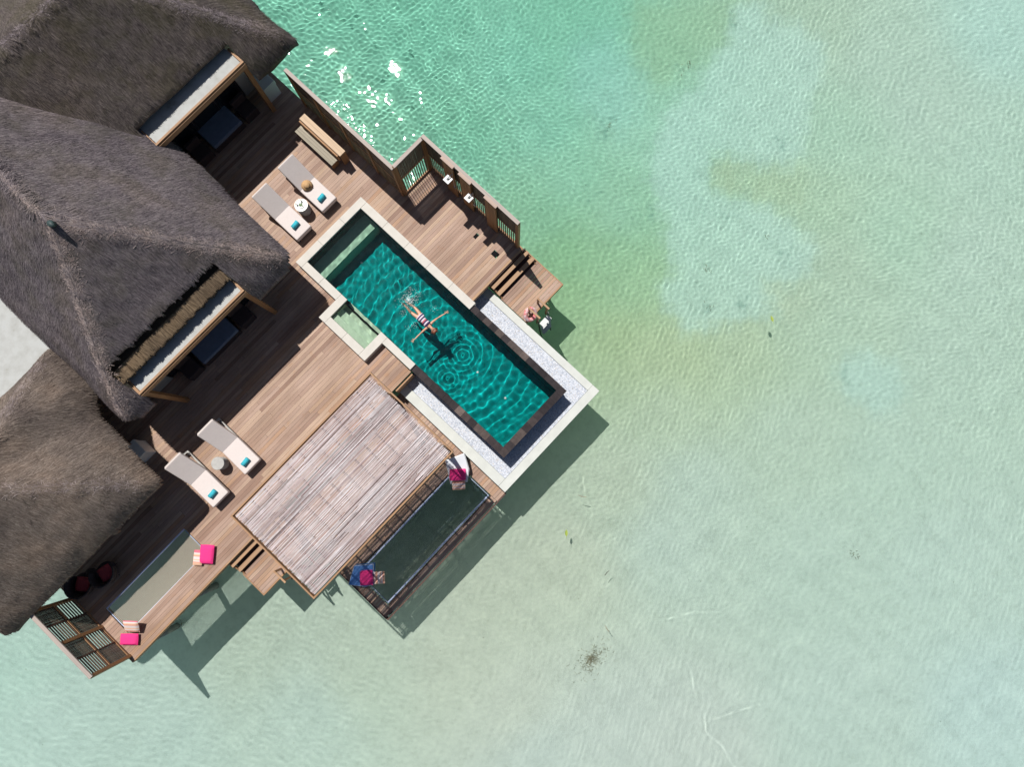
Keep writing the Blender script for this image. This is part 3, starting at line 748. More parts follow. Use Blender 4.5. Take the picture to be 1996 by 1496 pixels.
def net(x0, x1, y0, y1, z, label, sag, sp=.042, cord='netcord'):
    o = thing('overwater_net', label, 'net', ((x0+x1)/2, (y0+y1)/2, z))
    cx, cy = (x0+x1)/2, (y0+y1)/2; hx, hy = (x1-x0)/2-.05, (y1-y0)/2-.05
    f = lambda x, y: -sag*(1-(x/hx)**2)*(1-(y/hy)**2)
    mb = MB(); W_ = .0068 if cord == 'netcord' else .0048
    nx = int(2*hx/sp); ny = int(2*hy/sp)
    for i in range(nx+1):
        x = -hx+2*hx*i/nx
        for k in range(10):
            a = -hy+2*hy*k/10; b = -hy+2*hy*(k+1)/10
            mb.add([(x-W_, a, f(x, a)), (x+W_, a, f(x, a)), (x+W_, b, f(x, b)), (x-W_, b, f(x, b))], [(0, 1, 2, 3)])
    for j in range(ny+1):
        y = -hy+2*hy*j/ny
        for k in range(24):
            a = -hx+2*hx*k/24; b = -hx+2*hx*(k+1)/24
            mb.add([(a, y-W_, f(a, y)+.003), (b, y-W_, f(b, y)+.003), (b, y+W_, f(b, y)+.003), (a, y+W_, f(a, y)+.003)], [(0, 1, 2, 3)])
    mb.build('net_mesh', M[cord], o)
    mb = MB(); t = .035; mb.tube([(-hx, -hy, 0), (hx, -hy, 0), (hx, hy, 0), (-hx, hy, 0)], t, 8, True); mb.build('border_rope', M['rope'], o, True)
    mb = MB(); sp2 = .16
    for i in range(int(2*hx/sp2)):
        x = -hx+sp2*(i+.5)
        for s_ in (-1, 1): mb.bar((x, s_*(hy+.02), 0), (x+.04, s_*(hy+.095), .01), .028, .02)
    for i in range(int(2*hy/sp2)):
        y = -hy+sp2*(i+.5)
        for s_ in (-1, 1): mb.bar((s_*(hx+.02), y, 0), (s_*(hx+.095), y+.04, .01), .028, .02)
    mb.build('lacing', M['lace'], o)
    return o
net(-7.28, -1.68, -.38, 1.30, -.98, 'large dark overwater net below the stick roofed shelter', .18, .030, 'netcord_shaded')
net(-14.2, -10.2, 5.72, 7.04, -.06, 'narrow overwater net with white rope border set in the lower left deck', .10)

# ------------------------------------------------------------------ stick roofed shelter
sh = thing('shade_shelter', 'timber shelter roofed with bleached sticks over the lower deck', 'shelter', (-4.45, 3.42, -.55)); o_ = (-4.45, 3.42, -.55)
X0, X1, Y0, Y1 = -7.53, -1.25, 1.55, 5.23; ZS = .3
mb = MB(); r2 = random.Random(11)
y = Y0+.05
while y < Y1-.05:
    x = X0+.04+r2.uniform(0, .06); yy = y
    while x < X1-.1:
        ln = r2.uniform(2.6, 3.6) if x > X0+.3 else r2.uniform(1.2, 3.3)
        e = min(x+ln, X1-.04-r2.uniform(0, .05))
        if X1-e < .5: e = X1-.04-r2.uniform(0, .05)
        r_ = r2.uniform(.011, .0185); d1 = r2.uniform(-.010, .010); d2 = r2.uniform(-.010, .010); z1 = r2.uniform(0, .012)
        mid = (x+e)/2
        mb.tube([(x, yy+d1, 3.33+z1), (mid, yy+(d1+d2)/2+r2.uniform(-.008, .008), 3.33+z1+r2.uniform(-.004, .004)), (e, yy+d2, 3.33+z1)], [r_, r_*.95, r_*.85], 5)
        x = e+r2.uniform(.0, .02)
    y += r2.uniform(.031, .037)
mb.build('stick_roof', M['sticks'], sh, False, o_)
mb = MB()
for x in np.linspace(X0+.2, X1-.2, 12): mb.box(x-.03, x+.03, Y0+.05, Y1-.05, 3.23, 3.305)
mb.build('roof_batten', M['timber_y'], sh, False, o_)
for ya, yb, zt in ((Y0-.05, Y0, 3.375), (Y1, Y1+.05, 3.36)):
    mb = MB(); mb.box(X0, X1, ya, yb, 3.16, zt); mb.build('fascia', M['timber'], sh, False, o_)
for xa, xb in ((X0-.05, X0-.002), (X1+.002, X1+.05)):
    mb = MB(); mb.box(xa, xb, Y0-.05, Y1+.05, 3.16, 3.37); mb.build('end_fascia', M['timber_y'], sh, False, o_)
for y in (2.0, 4.75):
    mb = MB(); mb.box(X0+.05, X1-.05, y, y+.1, 3.02, 3.225); mb.build('roof_beam', M['timber'], sh, False, o_)
for x, y in ((-7.4, 2.05), (-1.5, 2.05), (-7.4, 4.8), (-1.5, 4.8)):
    mb = MB(); mb.box(x-.07, x+.07, y-.07, y+.07, LZ, 3.02); mb.build('post', M['timber_z'], sh, False, o_)
# slatted side rail on the pool side
mb = MB(); mb.box(-1.24, -.36, 4.84, 4.895, -.62, -.01)
mb.build('riser_board', M['timber']).parent = dk

#PART3
# ------------------------------------------------------------------ thatched villas
def vnoise(X, Y, s, seed):
    g = np.random.default_rng(seed); Z = np.zeros_like(X)
    for _ in range(9):
        a = g.uniform(0, 6.28); k = s*g.uniform(.5, 1.8); Z += np.sin(k*(X*math.cos(a)+Y*math.sin(a))+g.uniform(0, 6.28))/3
    return Z
class Roof:
    def __init__(s, x0, x1, y0, y1, ze, px, py, notch=None, bulge=None, seed=1, rc=.7, py2=None):
        s.py2 = py2 or py
        s.b = (x0, x1, y0, y1); s.ze = ze; s.px = px; s.py = py; s.notch = notch; s.bulge = bulge; s.seed = seed; s.rc = rc
    def dists(s, X, Y):
        x0, x1, y0, y1 = s.b
        wob = .04*vnoise(X, Y, 1.6, s.seed)+.008*vnoise(X, Y, 7, s.seed+5)
        bx1 = x1+(s.bulge(Y) if s.bulge else 0)
        return X-x0+wob, bx1-X+wob, Y-y0+wob, y1-Y+wob
    def z(s, X, Y):
        a, b, c, d = s.dists(X, Y)
        u = np.stack([a*s.px, b*s.px, c*s.py, d*s.py2]); k = 7.0
        m = -np.log(np.exp(-k*u).sum(0))/k             # softly rounded hips
        e = np.minimum(np.minimum(a, b), np.minimum(c, d))
        return s.ze + m + .13*0 - .32*np.exp(-np.maximum(e, 0)/.22) + .022*vnoise(X, Y, 2.4, s.seed+2)+.004*vnoise(X, Y, 11, s.seed+3)
    def inside(s, X, Y):
        a, b, c, d = s.dists(X, Y)
        ok = (a > 0) & (b > 0) & (c > 0) & (d > 0)
        r = s.rc                                       # rounded corners
        for p, q in ((a, c), (b, c), (a, d), (b, d)):
            ok &= ~((p < r) & (q < r) & ((r-p)**2+(r-q)**2 > r*r))
        if s.notch:
            nx0, nx1, ny = s.notch
            ok &= ~((X > nx0) & (X < nx1) & (Y < ny+.02*np.sin(X*9)+.015*np.sin(X*23)))
        return ok
def build_roof(rf, mat, parent, org, nstraw, view, seed):
    """thatch: a thick shaped body, covered and edged with loose straws lying down the slope"""
    x0, x1, y0, y1 = rf.b; st = .085
    xs = np.arange(x0-.2, x1+1.0, st); ys = np.arange(y0-.2, y1+.3, st)
    X, Y = np.meshgrid(xs, ys); Z = rf.z(X, Y); I = rf.inside(X, Y)
    V = view(X, Y)
    cell = I[:-1, :-1] & I[1:, :-1] & I[:-1, 1:] & I[1:, 1:] & V[:-1, :-1]
    idx = -np.ones(X.shape, int); used = np.zeros(X.shape, bool)
    for dj in (0, 1):
        for di in (0, 1): used[dj:X.shape[0]-1+dj, di:X.shape[1]-1+di] |= cell
    idx[used] = np.arange(used.sum())
    top = np.stack([X[used], Y[used], Z[used]], -1); n = len(top)
    bot = top.copy(); bot[:, 2] -= .24
    J, Iq = np.nonzero(cell)
    F = []
    a, b, c, d = idx[J, Iq], idx[J, Iq+1], idx[J+1, Iq+1], idx[J+1, Iq]
    F += list(zip(a, b, c, d)); F += list(zip(a+n, d+n, c+n, b+n))
    cp_ = np.pad(cell, 1)
    for dj, di, s1, s2 in ((-1, 0, (0, 0), (0, 1)), (1, 0, (1, 1), (1, 0)), (0, -1, (1, 0), (0, 0)), (0, 1, (0, 1), (1, 1))):
        edge = cell & ~cp_[1+dj:cp_.shape[0]-1+dj, 1+di:cp_.shape[1]-1+di]
        jj, ii = np.nonzero(edge)
        p = idx[jj+s1[0], ii+s1[1]]; q = idx[jj+s2[0], ii+s2[1]]
        F += list(zip(q, p, p+n, q+n))
    verts = np.concatenate([top, bot])-np.array(org)
    # straws
    g = np.random.default_rng(seed)
    px = g.uniform(x0-.1, x1+.6, nstraw*3); py = g.uniform(y0-.1, y1+.1, nstraw*3)
    k = rf.inside(px, py) & view(px, py); px, py = px[k][:nstraw], py[k][:nstraw]
    e = .04
    def fields(px, py):
        z = rf.z(px, py); gx = (rf.z(px+e, py)-rf.z(px-e, py))/(2*e); gy = (rf.z(px, py+e)-rf.z(px, py-e))/(2*e)
        return z, gx, gy
    z, gx, gy = fields(px, py); gl = np.hypot(gx, gy)+1e-6
    gs = np.minimum(gl, 1.6)
    dx, dy = -gx/gl, -gy/gl
    ang = g.normal(0, .20, len(px))+.07*vnoise(px, py, 1.3, seed+9); ca1, sa1 = np.cos(ang), np.sin(ang); dx, dy = dx*ca1-dy*sa1, dx*sa1+dy*ca1
    Ls = g.uniform(.10, .30, len(px)); Wd = g.uniform(.005, .011, len(px))
    fx = 1/np.sqrt(1+gs**2)
    ox = g.uniform(.0, .03, len(px))
    ax, ay, az = px, py, z+.004+ox*.3
    ex, ey = px+dx*Ls*fx, py+dy*Ls*fx
    ez = z-Ls*gs*fx*np.cos(ang)+.002+g.uniform(0, .014, len(px))
    wx, wy = -dy*Wd, dx*Wd
    ok = rf.inside(px+dx*Ls*fx*.75, py+dy*Ls*fx*.75)
    ax, ay, az, ex, ey, ez, wx, wy = [v_[ok] for v_ in (ax, ay, az, ex, ey, ez, wx, wy)]; px = px[ok]; Wd = Wd[ok]
    tw = g.uniform(-.35, .35, len(px))*Wd
    S1 = np.stack([np.stack([ax-wx, ay-wy, az], -1), np.stack([ax+wx, ay+wy, az], -1), np.stack([ex+wx*.5, ey+wy*.5, ez+tw], -1), np.stack([ex-wx*.5, ey-wy*.5, ez-tw], -1)], 1).reshape(-1, 3)-np.array(org)
    m0 = len(verts); q = (np.arange(len(px))*4+m0)[:, None]+np.arange(4)
    # shaggy edge
    jj, ii = np.nonzero(cell & ~(cp_[:-2, 1:-1] & cp_[2:, 1:-1] & cp_[1:-1, :-2] & cp_[1:-1, 2:]))
    ep = []
    for j_, i_ in zip(jj, ii):
        # outward = direction of falling distance
        ox_ = (int(not cp_[j_+1, i_+2])-int(not cp_[j_+1, i_])); oy_ = (int(not cp_[j_+2, i_+1])-int(not cp_[j_, i_+1]))
        l_ = math.hypot(ox_, oy_) or 1
        for _ in range(9):
            ep.append((xs[i_]+g.uniform(0, st), ys[j_]+g.uniform(0, st), ox_/l_, oy_/l_))
    ep = np.array(ep); 
    if len(ep):
        ez0 = rf.z(ep[:, 0], ep[:, 1]); nn = len(ep)
        an = g.normal(0, .28, nn); c1, s1 = np.cos(an), np.sin(an); ux, uy = ep[:, 2]*c1-ep[:, 3]*s1, ep[:, 2]*s1+ep[:, 3]*c1
        Lh = g.uniform(.02, .07, nn)**1.0; dz = g.uniform(-.24, .02, nn); Wd = g.uniform(.006, .016, nn)
        A = np.stack([ep[:, 0]-ux*.05, ep[:, 1]-uy*.05, ez0+dz*.8+.02], -1); B = A+np.stack([ux*Lh, uy*Lh, -Lh*g.uniform(.5, 1.3, nn)], -1)
        P_ = np.stack([-uy*Wd, ux*Wd, np.zeros(nn)], -1)
        S2 = np.stack([A-P_, A+P_, B+P_*.5, B-P_*.5], 1).reshape(-1, 3)-np.array(org)
        q2 = (np.arange(nn)*4+m0+len(S1))[:, None]+np.arange(4)
        allv = np.concatenate([verts, S1, S2]); Fq = np.concatenate([np.array(F), q, q2])
    else:
        allv = np.concatenate([verts, S1]); Fq = np.concatenate([np.array(F), q])
    me = bpy.data.meshes.new('thatch_roof')
    me.vertices.add(len(allv)); me.vertices.foreach_set('co', allv.astype(np.float32).ravel())
    Fq = Fq.astype(np.int32); me.loops.add(Fq.size); me.loops.foreach_set('vertex_index', Fq.ravel())
    me.polygons.add(len(Fq)); me.polygons.foreach_set('loop_start', np.arange(0, Fq.size, 4, dtype=np.int32))
    me.update(calc_edges=True); me.validate(); me.materials.append(M[mat])
    o = bpy.data.objects.new('thatch_roof', me); col.objects.link(o); o.parent = parent
    return o

def hipcap(parent, org, pts, rf, mat, seed, w=.35, n=2200):
    """extra bundles of straw laid over a ridge or hip"""
    g = random.Random(seed); mb = MB()
    for _ in range(n):
        t = g.random()*(len(pts)-1); i = min(int(t), len(pts)-2); u = t-i
        p = Vector(pts[i]).lerp(Vector(pts[i+1]), u); d = (Vector(pts[i+1])-Vector(pts[i])).normalized()
        s_ = g.gauss(0, w*.45); x = p.x-d.y*s_; y = p.y+d.x*s_
        z = float(rf.z(np.array([x]), np.array([y]))[0])+.004+g.uniform(0, .008)
        a = math.copysign(g.uniform(.3, 1.4), s_)+g.uniform(-.5, .5); L_ = g.uniform(.05, .13)
        e = Vector((x+(d.x*math.cos(a)-d.y*math.sin(a))*L_, y+(d.y*math.cos(a)+d.x*math.sin(a))*L_, 0))
        ze = float(rf.z(np.array([e.x]), np.array([e.y]))[0])+.006+g.uniform(0, .02)
        wv = Vector((-(e.y-y), e.x-x, 0)).normalized()*g.uniform(.006, .014)
        A = Vector((x, y, z)); B = Vector((e.x, e.y, ze))
        mb.add([A-wv, A+wv, B+wv*.5, B-wv*.5], [(0, 1, 2, 3)])
    return mb.build('ridge_straw', M[mat], parent, False, org)

def portal(x0, x1, y0, y1, z, label, parent_label=None):
    """flat porch canopy: pale slab in a timber fascia on two posts"""
    o = thing('porch_canopy', label, 'porch canopy', ((x0+x1)/2, y0, 0)); og = ((x0+x1)/2, y0, 0)
    mb = MB(); mb.box(x0+.085, x1-.085, y0+.085, y1+.8, z-.10, z-.02); mb.build('slab', M['white_slab'], o, False, og)
    mb = MB(); mb.box(x0, x1, y0, y0+.08, z-.20, z+.05); mb.build('front_beam', M['timber'], o, False, og)
    mb = MB(); mb.box(x0, x1, y0-.045, y0-.002, z-.24, z-.02); mb.build('drip_board', M['timber'], o, False, og)
    for xa, xb in ((x0-.002, x0+.08), (x1-.08, x1+.002)):
        mb = MB(); mb.box(xa, xb, y0+.083, y1+.08, z-.20, z+.052); mb.build('side_beam', M['timber_y'], o, False, og)
    for x in (x0+.09, x1-.09):
        mb = MB(); mb.box(x-.08, x+.08, y0-.02, y0+.14, 0, z-.205); mb.build('post', M['timber_z'], o, False, og)
    return o
m_, n_, b_ = newmat('stained white roof slab'); v_ = coords(n_)
r_ = ramp(n_, [(.25, (.26, .25, .21)), (.40, (.38, .385, .37)), (.6, (.44, .45, .44)), (.8, (.41, .43, .43))], noise(n_, v_, 2.2, 6, .65)); n_.links.new(r_.outputs[0], b_.inputs['Base Color']); b_.inputs['Roughness'].default_value = .85
M['white_slab'] = m_

# middle villa
og = (-4.2, 14, 0)
vm = thing('thatched_villa', 'large grey thatched villa with a pointed roof finial behind the loungers', 'villa', og)
rm = Roof(-8.17, -.17, 10.0, 27, 2.75, 1.08, 1.06, notch=(-6.93, -2.12, 11.26), seed=2, rc=.6)
vis_m = lambda X, Y: (Y < 21.5)
build_roof(rm, 'thatch_mid', vm, og, 95000, vis_m, 31)
hipcap(vm, og, [(-.5, 10.3), (-4.17, 14.0), (-4.17, 20)], rm, 'thatch_ridge', 3, .26, 4200)
hipcap(vm, og, [(-7.9, 10.3), (-4.17, 14.0)], rm, 'thatch_ridge', 4, .25, 2200)
mb = MB(); mb.tube([(-4.17, 14.0, 6.6), (-4.15, 13.88, 6.98), (-4.13, 13.74, 7.02)], [.11, .10, .05], 8)
mb.build('finial', plain('green weathered copper', (.035, .06, .06), .6, .3, 9), vm, True, og)
mb = MB(); mb.box(-7.5, -6.62, 11.3, 11.45, 0, 3.3); mb.box(-2.4, -.9, 11.3, 11.45, 0, 3.3); mb.box(-6.62, -2.4, 11.3, 11.45, 2.5, 3.3); mb.box(-7.5, -7.35, 11.45, 20, 0, 3.3); mb.box(-1.05, -.9, 11.45, 20, 0, 3.3)
mb.build('wall', M['wall'], vm, False, og)
for k in range(4):
    xa = -6.62+k*1.055; mb = MB(); mb.box(xa+.06, xa+.995, 11.36, 11.38, .08, 2.44); dr = mb.build('glass_door', M['glass'], vm, False, og)
    mb = MB(); 
    for a_, b_ in ((xa+.005, xa+.06), (xa+.995, xa+1.05)): mb.box(a_, b_, 11.34, 11.40, .02, 2.5)
    mb.box(xa+.06, xa+.995, 11.34, 11.40, .02, .08); mb.box(xa+.06, xa+.995, 11.34, 11.40, 2.44, 2.5)
    f_ = mb.build('door_frame', M['dark_metal'], dr, False, og)
# trimmed under-layer of thatch above the porch
def cut_fringe(parent, og, x0, x1, y, z, n, seed, mat='thatch_cut', dep=.32):
    g = random.Random(seed); mb = MB()
    for _ in range(n):
        x = g.uniform(x0, x1); cl = .02*math.sin(x*14+seed)+.015*math.sin(x*31)
        zz = z+g.uniform(-.10, .06); L_ = g.uniform(.26, dep+.10)+cl; dx = g.uniform(-.05, .05)+.05*math.sin(x*12)
        w_ = g.uniform(.006, .014)
        A = Vector((x, y+.14, zz+.14)); B = Vector((x+dx, y-L_+.14, zz-.02+g.uniform(-.06, .02)))
        mb.add([A-Vector((w_, 0, 0)), A+Vector((w_, 0, 0)), B+Vector((w_*.6, 0, 0)), B-Vector((w_*.6, 0, 0))], [(0, 1, 2, 3)])
    mb.box(x0, x1, y+.06, y+.5, z-.16, z+.02)
    return mb.build('cut_thatch_edge', M[mat], parent, False, og)
cut_fringe(vm, og, -6.9, -2.15, 11.02, 3.60, 9000, 5)
po = portal(-6.92, -2.13, 10.27, 10.78, 3.22, 'flat porch canopy with pale slab and timber posts on the grey villa')

# upper villa
og = (1.5, 19.5, 0)
vu = thing('thatched_villa', 'dark mossy thatched villa at the upper left beside the sparkling water', 'villa', og)
ru = Roof(-12, 5.52, 15.72, 25.4, 2.75, .86, .86, py2=.60, notch=(-.72, 3.50, 16.74), seed=5, rc=.12)
vis_u = lambda X, Y: (X > -5.0)
build_roof(ru, 'thatch_top', vu, og, 80000, vis_u, 41)
hipcap(vu, og, [(5.2, 16.0), (1.55, 19.7)], ru, 'thatch_mid', 7, .22, 2600)
hipcap(vu, og, [(1.55, 19.7), (-3, 19.7)], ru, 'thatch_mid', 8, .3, 1400)
mb = MB(); mb.box(-.9, -.3, 17.3, 17.45, 0, 3.2); mb.box(3.1, 4.35, 17.3, 17.45, 0, 3.2); mb.box(-.3, 3.1, 17.3, 17.45, 2.5, 3.2); mb.box(4.2, 4.35, 17.45, 22.5, 0, 3.2)
mb.build('wall', M['wall'], vu, False, og)
for k in range(3):
    xa = -.3+k*1.133; mb = MB(); mb.box(xa+.06, xa+1.07, 17.36, 17.38, .08, 2.44); dr = mb.build('glass_door', M['glass'], vu, False, og)
    mb = MB()
    for a_, b_ in ((xa+.005, xa+.06), (xa+1.07, xa+1.125)): mb.box(a_, b_, 17.34, 17.40, .02, 2.5)
    mb.box(xa+.06, xa+1.07, 17.34, 17.40, .02, .08); mb.box(xa+.06, xa+1.07, 17.34, 17.40, 2.44, 2.5)
    mb.build('door_frame', M['dark_metal'], dr, False, og)
portal(-.70, 3.50, 16.05, 16.72, 3.22, 'flat porch canopy with pale slab and timber beam under the dark mossy roof')
# floor under the upper villa
mb = MB(); mb.box(-4, 4.3, 17.6, 23, -.3, -.05); mb.build('floor_slab', M['concrete'], vu, False, og)
mb = MB(); mb.box(-7.6, -1, 12.42, 21, -.3, -.05); mb.build('floor_slab', M['concrete'], vm, False, (-4.2, 14, 0))

# lower left villa
og = (-12, 11, 0)
vl = thing('thatched_villa', 'brown thatched villa at the lower left with a straight ridge running off the picture', 'villa', og)
sm_ = lambda t: np.clip(t, 0, 1)**2*(3-2*np.clip(t, 0, 1))
rl = Roof(-15.75, -8.66, 7.93, 14.1, 2.65, 1.0, 1.0, bulge=lambda Y: .62*sm_((Y-10.9)/1.3), seed=8, rc=.3)
vis_l = lambda X, Y: (X > -19)
build_roof(rl, 'thatch_low', vl, og, 60000, vis_l, 51)
hipcap(vl, og, [(-9.0, 8.25), (-11.75, 11.0), (-12.7, 11.0), (-15.4, 8.3)], rl, 'thatch_ridge', 12, .25, 2400)
hipcap(vl, og, [(-8.5, 13.6), (-11.75, 11.0)], rl, 'thatch_ridge', 13, .25, 1400)
mb = MB(); mb.box(-15, -9.5, 9.7, 9.85, 0, 3.1); mb.box(-9.65, -9.5, 9.85, 13, 0, 3.1); mb.build('wall', M['wall'], vl, False, og)
mb = MB(); mb.box(-16, -9.6, 9.9, 13.4, -.3, -.05); mb.build('floor_slab', M['concrete'], vl, False, og)
# white flat roof between
fr = thing('flat_roof', 'flat stained white roof between the grey and the brown thatched villas', 'flat roof', (-10, 16, 2.5))
mb = MB(); mb.box(-14, -7.9, 12.9, 21, 2.3, 2.45); mb.build('slab', M['white_slab'], fr, False, (-10, 16, 2.5))
mb = MB(); mb.box(-13.8, -7.95, 13.2, 13.35, -.1, 2.3); mb.build('wall', M['wall'], fr, False, (-10, 16, 2.5))

# pale planters and daybeds in the shade
def wall_box(name, label, cat, c, sx, sy, h, m1):
    o = thing(name, label, cat, (c[0], c[1], 0)); mb = MB(); mb.rbox(-sx/2, sx/2, -sy/2, sy/2, 0, h*.75, .01); mb.build('body', M[m1], o)
    mb = MB(); mb.rbox(-sx/2-.02, sx/2+.02, -sy/2-.02, sy/2+.02, h*.752, h, .02); mb.build('lid', M['white_paint'], o); return o
q = at(514, 158, .9); wall_box('storage_box', 'pale storage box in the shade under the dark mossy roof beside the fence', 'storage box', (q.x, q.y+.1), .55, .7, .9, 'white_paint')
q = at(262, 882, .8); wall_box('storage_box', 'pale storage box in the shade between the grey and brown roofs', 'storage box', (q.x-.15, q.y+.05), .85, .62, .8, 'white_paint')
def daybed(cx, y0, w_, d_, label):
    o = thing('daybed', label, 'daybed', (cx, y0, 0), 0, 'daybeds under the porches')
    mb = MB(); mb.rbox(-w_/2, w_/2, 0, d_, .0, .30, .02); mb.build('base', M['rattan'], o)
    mb = MB(); mb.rbox(-w_/2+.02, w_/2-.02, .02, d_, .302, .45, .04); mb.build('mattress', M['daybed_cloth'], o)
    for sx in (-1, 1):
        mb = MB(); mb.rbox(sx*(w_/2+.45)-.32, sx*(w_/2+.45)+.32, .0, .7, 0, .42, .03); mb.rbox(sx*(w_/2+.45)-.32, sx*(w_/2+.45)+.32, .55, .7, .421, .8, .03); mb.build('side_seat', M['rattan'], o)
    return o
M['daybed_cloth'] = plain('blue grey daybed cloth', (.16, .20, .28), .9, .1, 5)
a = at(416, 288, .45); b = at(469, 233, .45)
daybed((a.x+b.x)/2, a.y-.03, b.x-a.x, 1.3, 'blue grey daybed between dark seats in the shade of the upper porch')
a = at(396, 711, .45); b = at(465, 644, .45)
daybed((a.x+b.x)/2, (a.y+b.y)/2, b.x-a.x, 1.0, 'blue grey daybed between dark seats in the shade of the lower porch')

# ------------------------------------------------------------------ fences
def fence(name, label, p0, p1, h, bays, posts=.12, zb=-.1, capm='cap', pattern=('dense', 'open'), cat='fence', alt=False, open_h=False, z_out=-.0):
    p0 = Vector((*p0, 0)); p1 = Vector((*p1, 0)); d = (p1-p0); Ln = d.length; d.normalize()
    o = thing(name, label, cat, ((p0.x+p1.x)/2, (p0.y+p1.y)/2, 0), math.atan2(d.y, d.x))
    hL = Ln/2; mb = MB(); mb.box(-hL-.04, hL+.04, -.07, .07, h, h+.05); mb.build('cap_rail', M['cap_x'], o)
    for k in range(bays+1):
        x = -hL+Ln*k/bays; mb = MB(); mb.box(x-posts/2, x+posts/2, -posts/2, posts/2, zb, h-.002); mb.build('post', M['timber_z'], o)
    mid = h*.52
    for k in range(bays):
        a = -hL+Ln*k/bays+posts/2; b = -hL+Ln*(k+1)/bays-posts/2
        for za, zb2 in ((mid-.04, mid+.04), (.04, .12)):
            mb = MB(); mb.box(a, b, -.03, .03, za, zb2); mb.build('rail', M['timber'], o)
    for k in range(bays):
        a = -hL+Ln*k/bays+posts/2; b = -hL+Ln*(k+1)/bays-posts/2
        cells = [(a, b, .125, mid-.045, pattern[1]), (a, b, mid+.045, h-.01, pattern[0])]
        if alt:
            c_ = (a+b)/2
            cells = [(a, c_-.02, .125, mid-.045, 'openh'), (c_+.02, b, .125, mid-.045, 'dense'), (a, c_-.02, mid+.045, h-.01, 'dense'), (c_+.02, b, mid+.045, h-.01, 'openh')]
            mb = MB(); mb.box(c_-.018, c_+.018, -.03, .03, .125, h-.01); mb.build('divider', M['dark_wood'], o)
        md = MB(); mo = MB()
        for (xa, xb, za, zb_, kind) in cells:
            if kind == 'dense':
                n_ = max(2, int((xb-xa)/.034))
                for i in range(n_):
                    x = xa+(xb-xa)*(i+.5)/n_+random.uniform(-.003, .003); md.box(x-.013, x+.013, -.012, .0, za, zb_)
                n_ = max(2, int((zb_-za)/.06))
                for i in range(n_):
                    z_ = za+(zb_-za)*(i+.5)/n_; md.box(xa, xb, .002, .012, z_-.012, z_+.012)
            elif kind == 'open':
                n_ = max(2, int((xb-xa)/.10))
                for i in range(n_):
                    x = xa+(xb-xa)*(i+.5)/n_; mo.box(x-.016, x+.016, -.016, .016, za, zb_)
            else:
                n_ = max(2, int((zb_-za)/.13))
                for i in range(n_):
                    z_ = za+(zb_-za)*(i+.5)/n_; mo.box(xa, xb, -.02, .02, z_-.016, z_+.016)
        md.build('lattice_panel', M['lath'], o)
        if mo.v: mo.build('slat_panel', M['slat'], o)
    return o
fence('privacy_fence', 'long timber fence between the deck and the sparkling water behind the bench', (4.43, 15.3), (4.43, 9.98), 2.45, 4)
fence('privacy_fence', 'short timber fence section with open slats turning the corner towards the water', (4.5, 9.95), (5.86, 9.95), 2.55, 1)
fence('privacy_fence', 'timber shower fence along the water with two shower arms', (5.95, 9.93), (5.95, 5.36), 2.65, 4)
# tall shower boards standing on the shower fence
for k, yy in enumerate((8.62, 7.78, 6.55)):
    o = thing('shower_board', ['tall timber board carrying the upper shower arm', 'tall timber board carrying the lower shower arm', 'tall timber board on the shower fence below both showers'][k], 'board', (5.84, yy, 0))
    mb = MB(); 
    for j in range(3): mb.box(-.045+.0*j, .0, -.26+j*.175, -.26+j*.175+.168, .0, 2.72)
    mb.build('planks', M['timber_z'], o)
    mb = MB(); mb.box(-.07, .05, -.29, .29, 2.722, 2.77); mb.build('top_cap', M['cap'], o)
for k, (px, py, bx, by) in enumerate(((873, 350, 886, 335), (914, 386, 928, 373))):
    q = at(px, py, 2.1); p = at(bx, by, 2.1)
    o = thing('outdoor_shower', ['square shower head on the upper arm of the shower fence', 'square shower head on the lower arm of the shower fence'][k], 'shower', (q.x, q.y, 2.1))
    mb = MB(); mb.rbox(-.13, .13, -.13, .13, -.02, .02, .006); mb.build('shower_head', M['white_metal'], o)
    mb = MB(); mb.tube([(0, 0, .02), (0, 0, .07), (.04, 0, .09), (5.80-q.x, 0, .09)], .018, 8); mb.build('arm', M['steel'], o)
    mb = MB(); mb.box(-.045, .045, -.045, .045, .021, .03); mb.build('joint', M['dark_metal'], o)
    mb = MB(); mb.tube([(5.78-q.x, 0, .09), (5.78-q.x, 0, -1.1)], .014, 8); mb.box(5.76-q.x, 5.80-q.x, -.06, .06, -1.14, -1.06); mb.build('riser_pipe', M['steel'], o)
for d in DRAIN:
    o = thing('shower_drain', 'dark square shower drain in the deck '+('nearer the fence corner' if d is DRAIN[0] else 'nearer the steps'), 'drain', (d.x, d.y, 0))
    mb = MB(); mb.box(-.109, .109, -.109, .109, -.12, -.03); mb.build('tray', M['black'], o)
    mb = MB()
    for j in range(6): mb.box(-.10, .10, -.095+j*.034, -.095+j*.034+.014, -.029, -.012)
    mb.build('grate', M['black'], o)

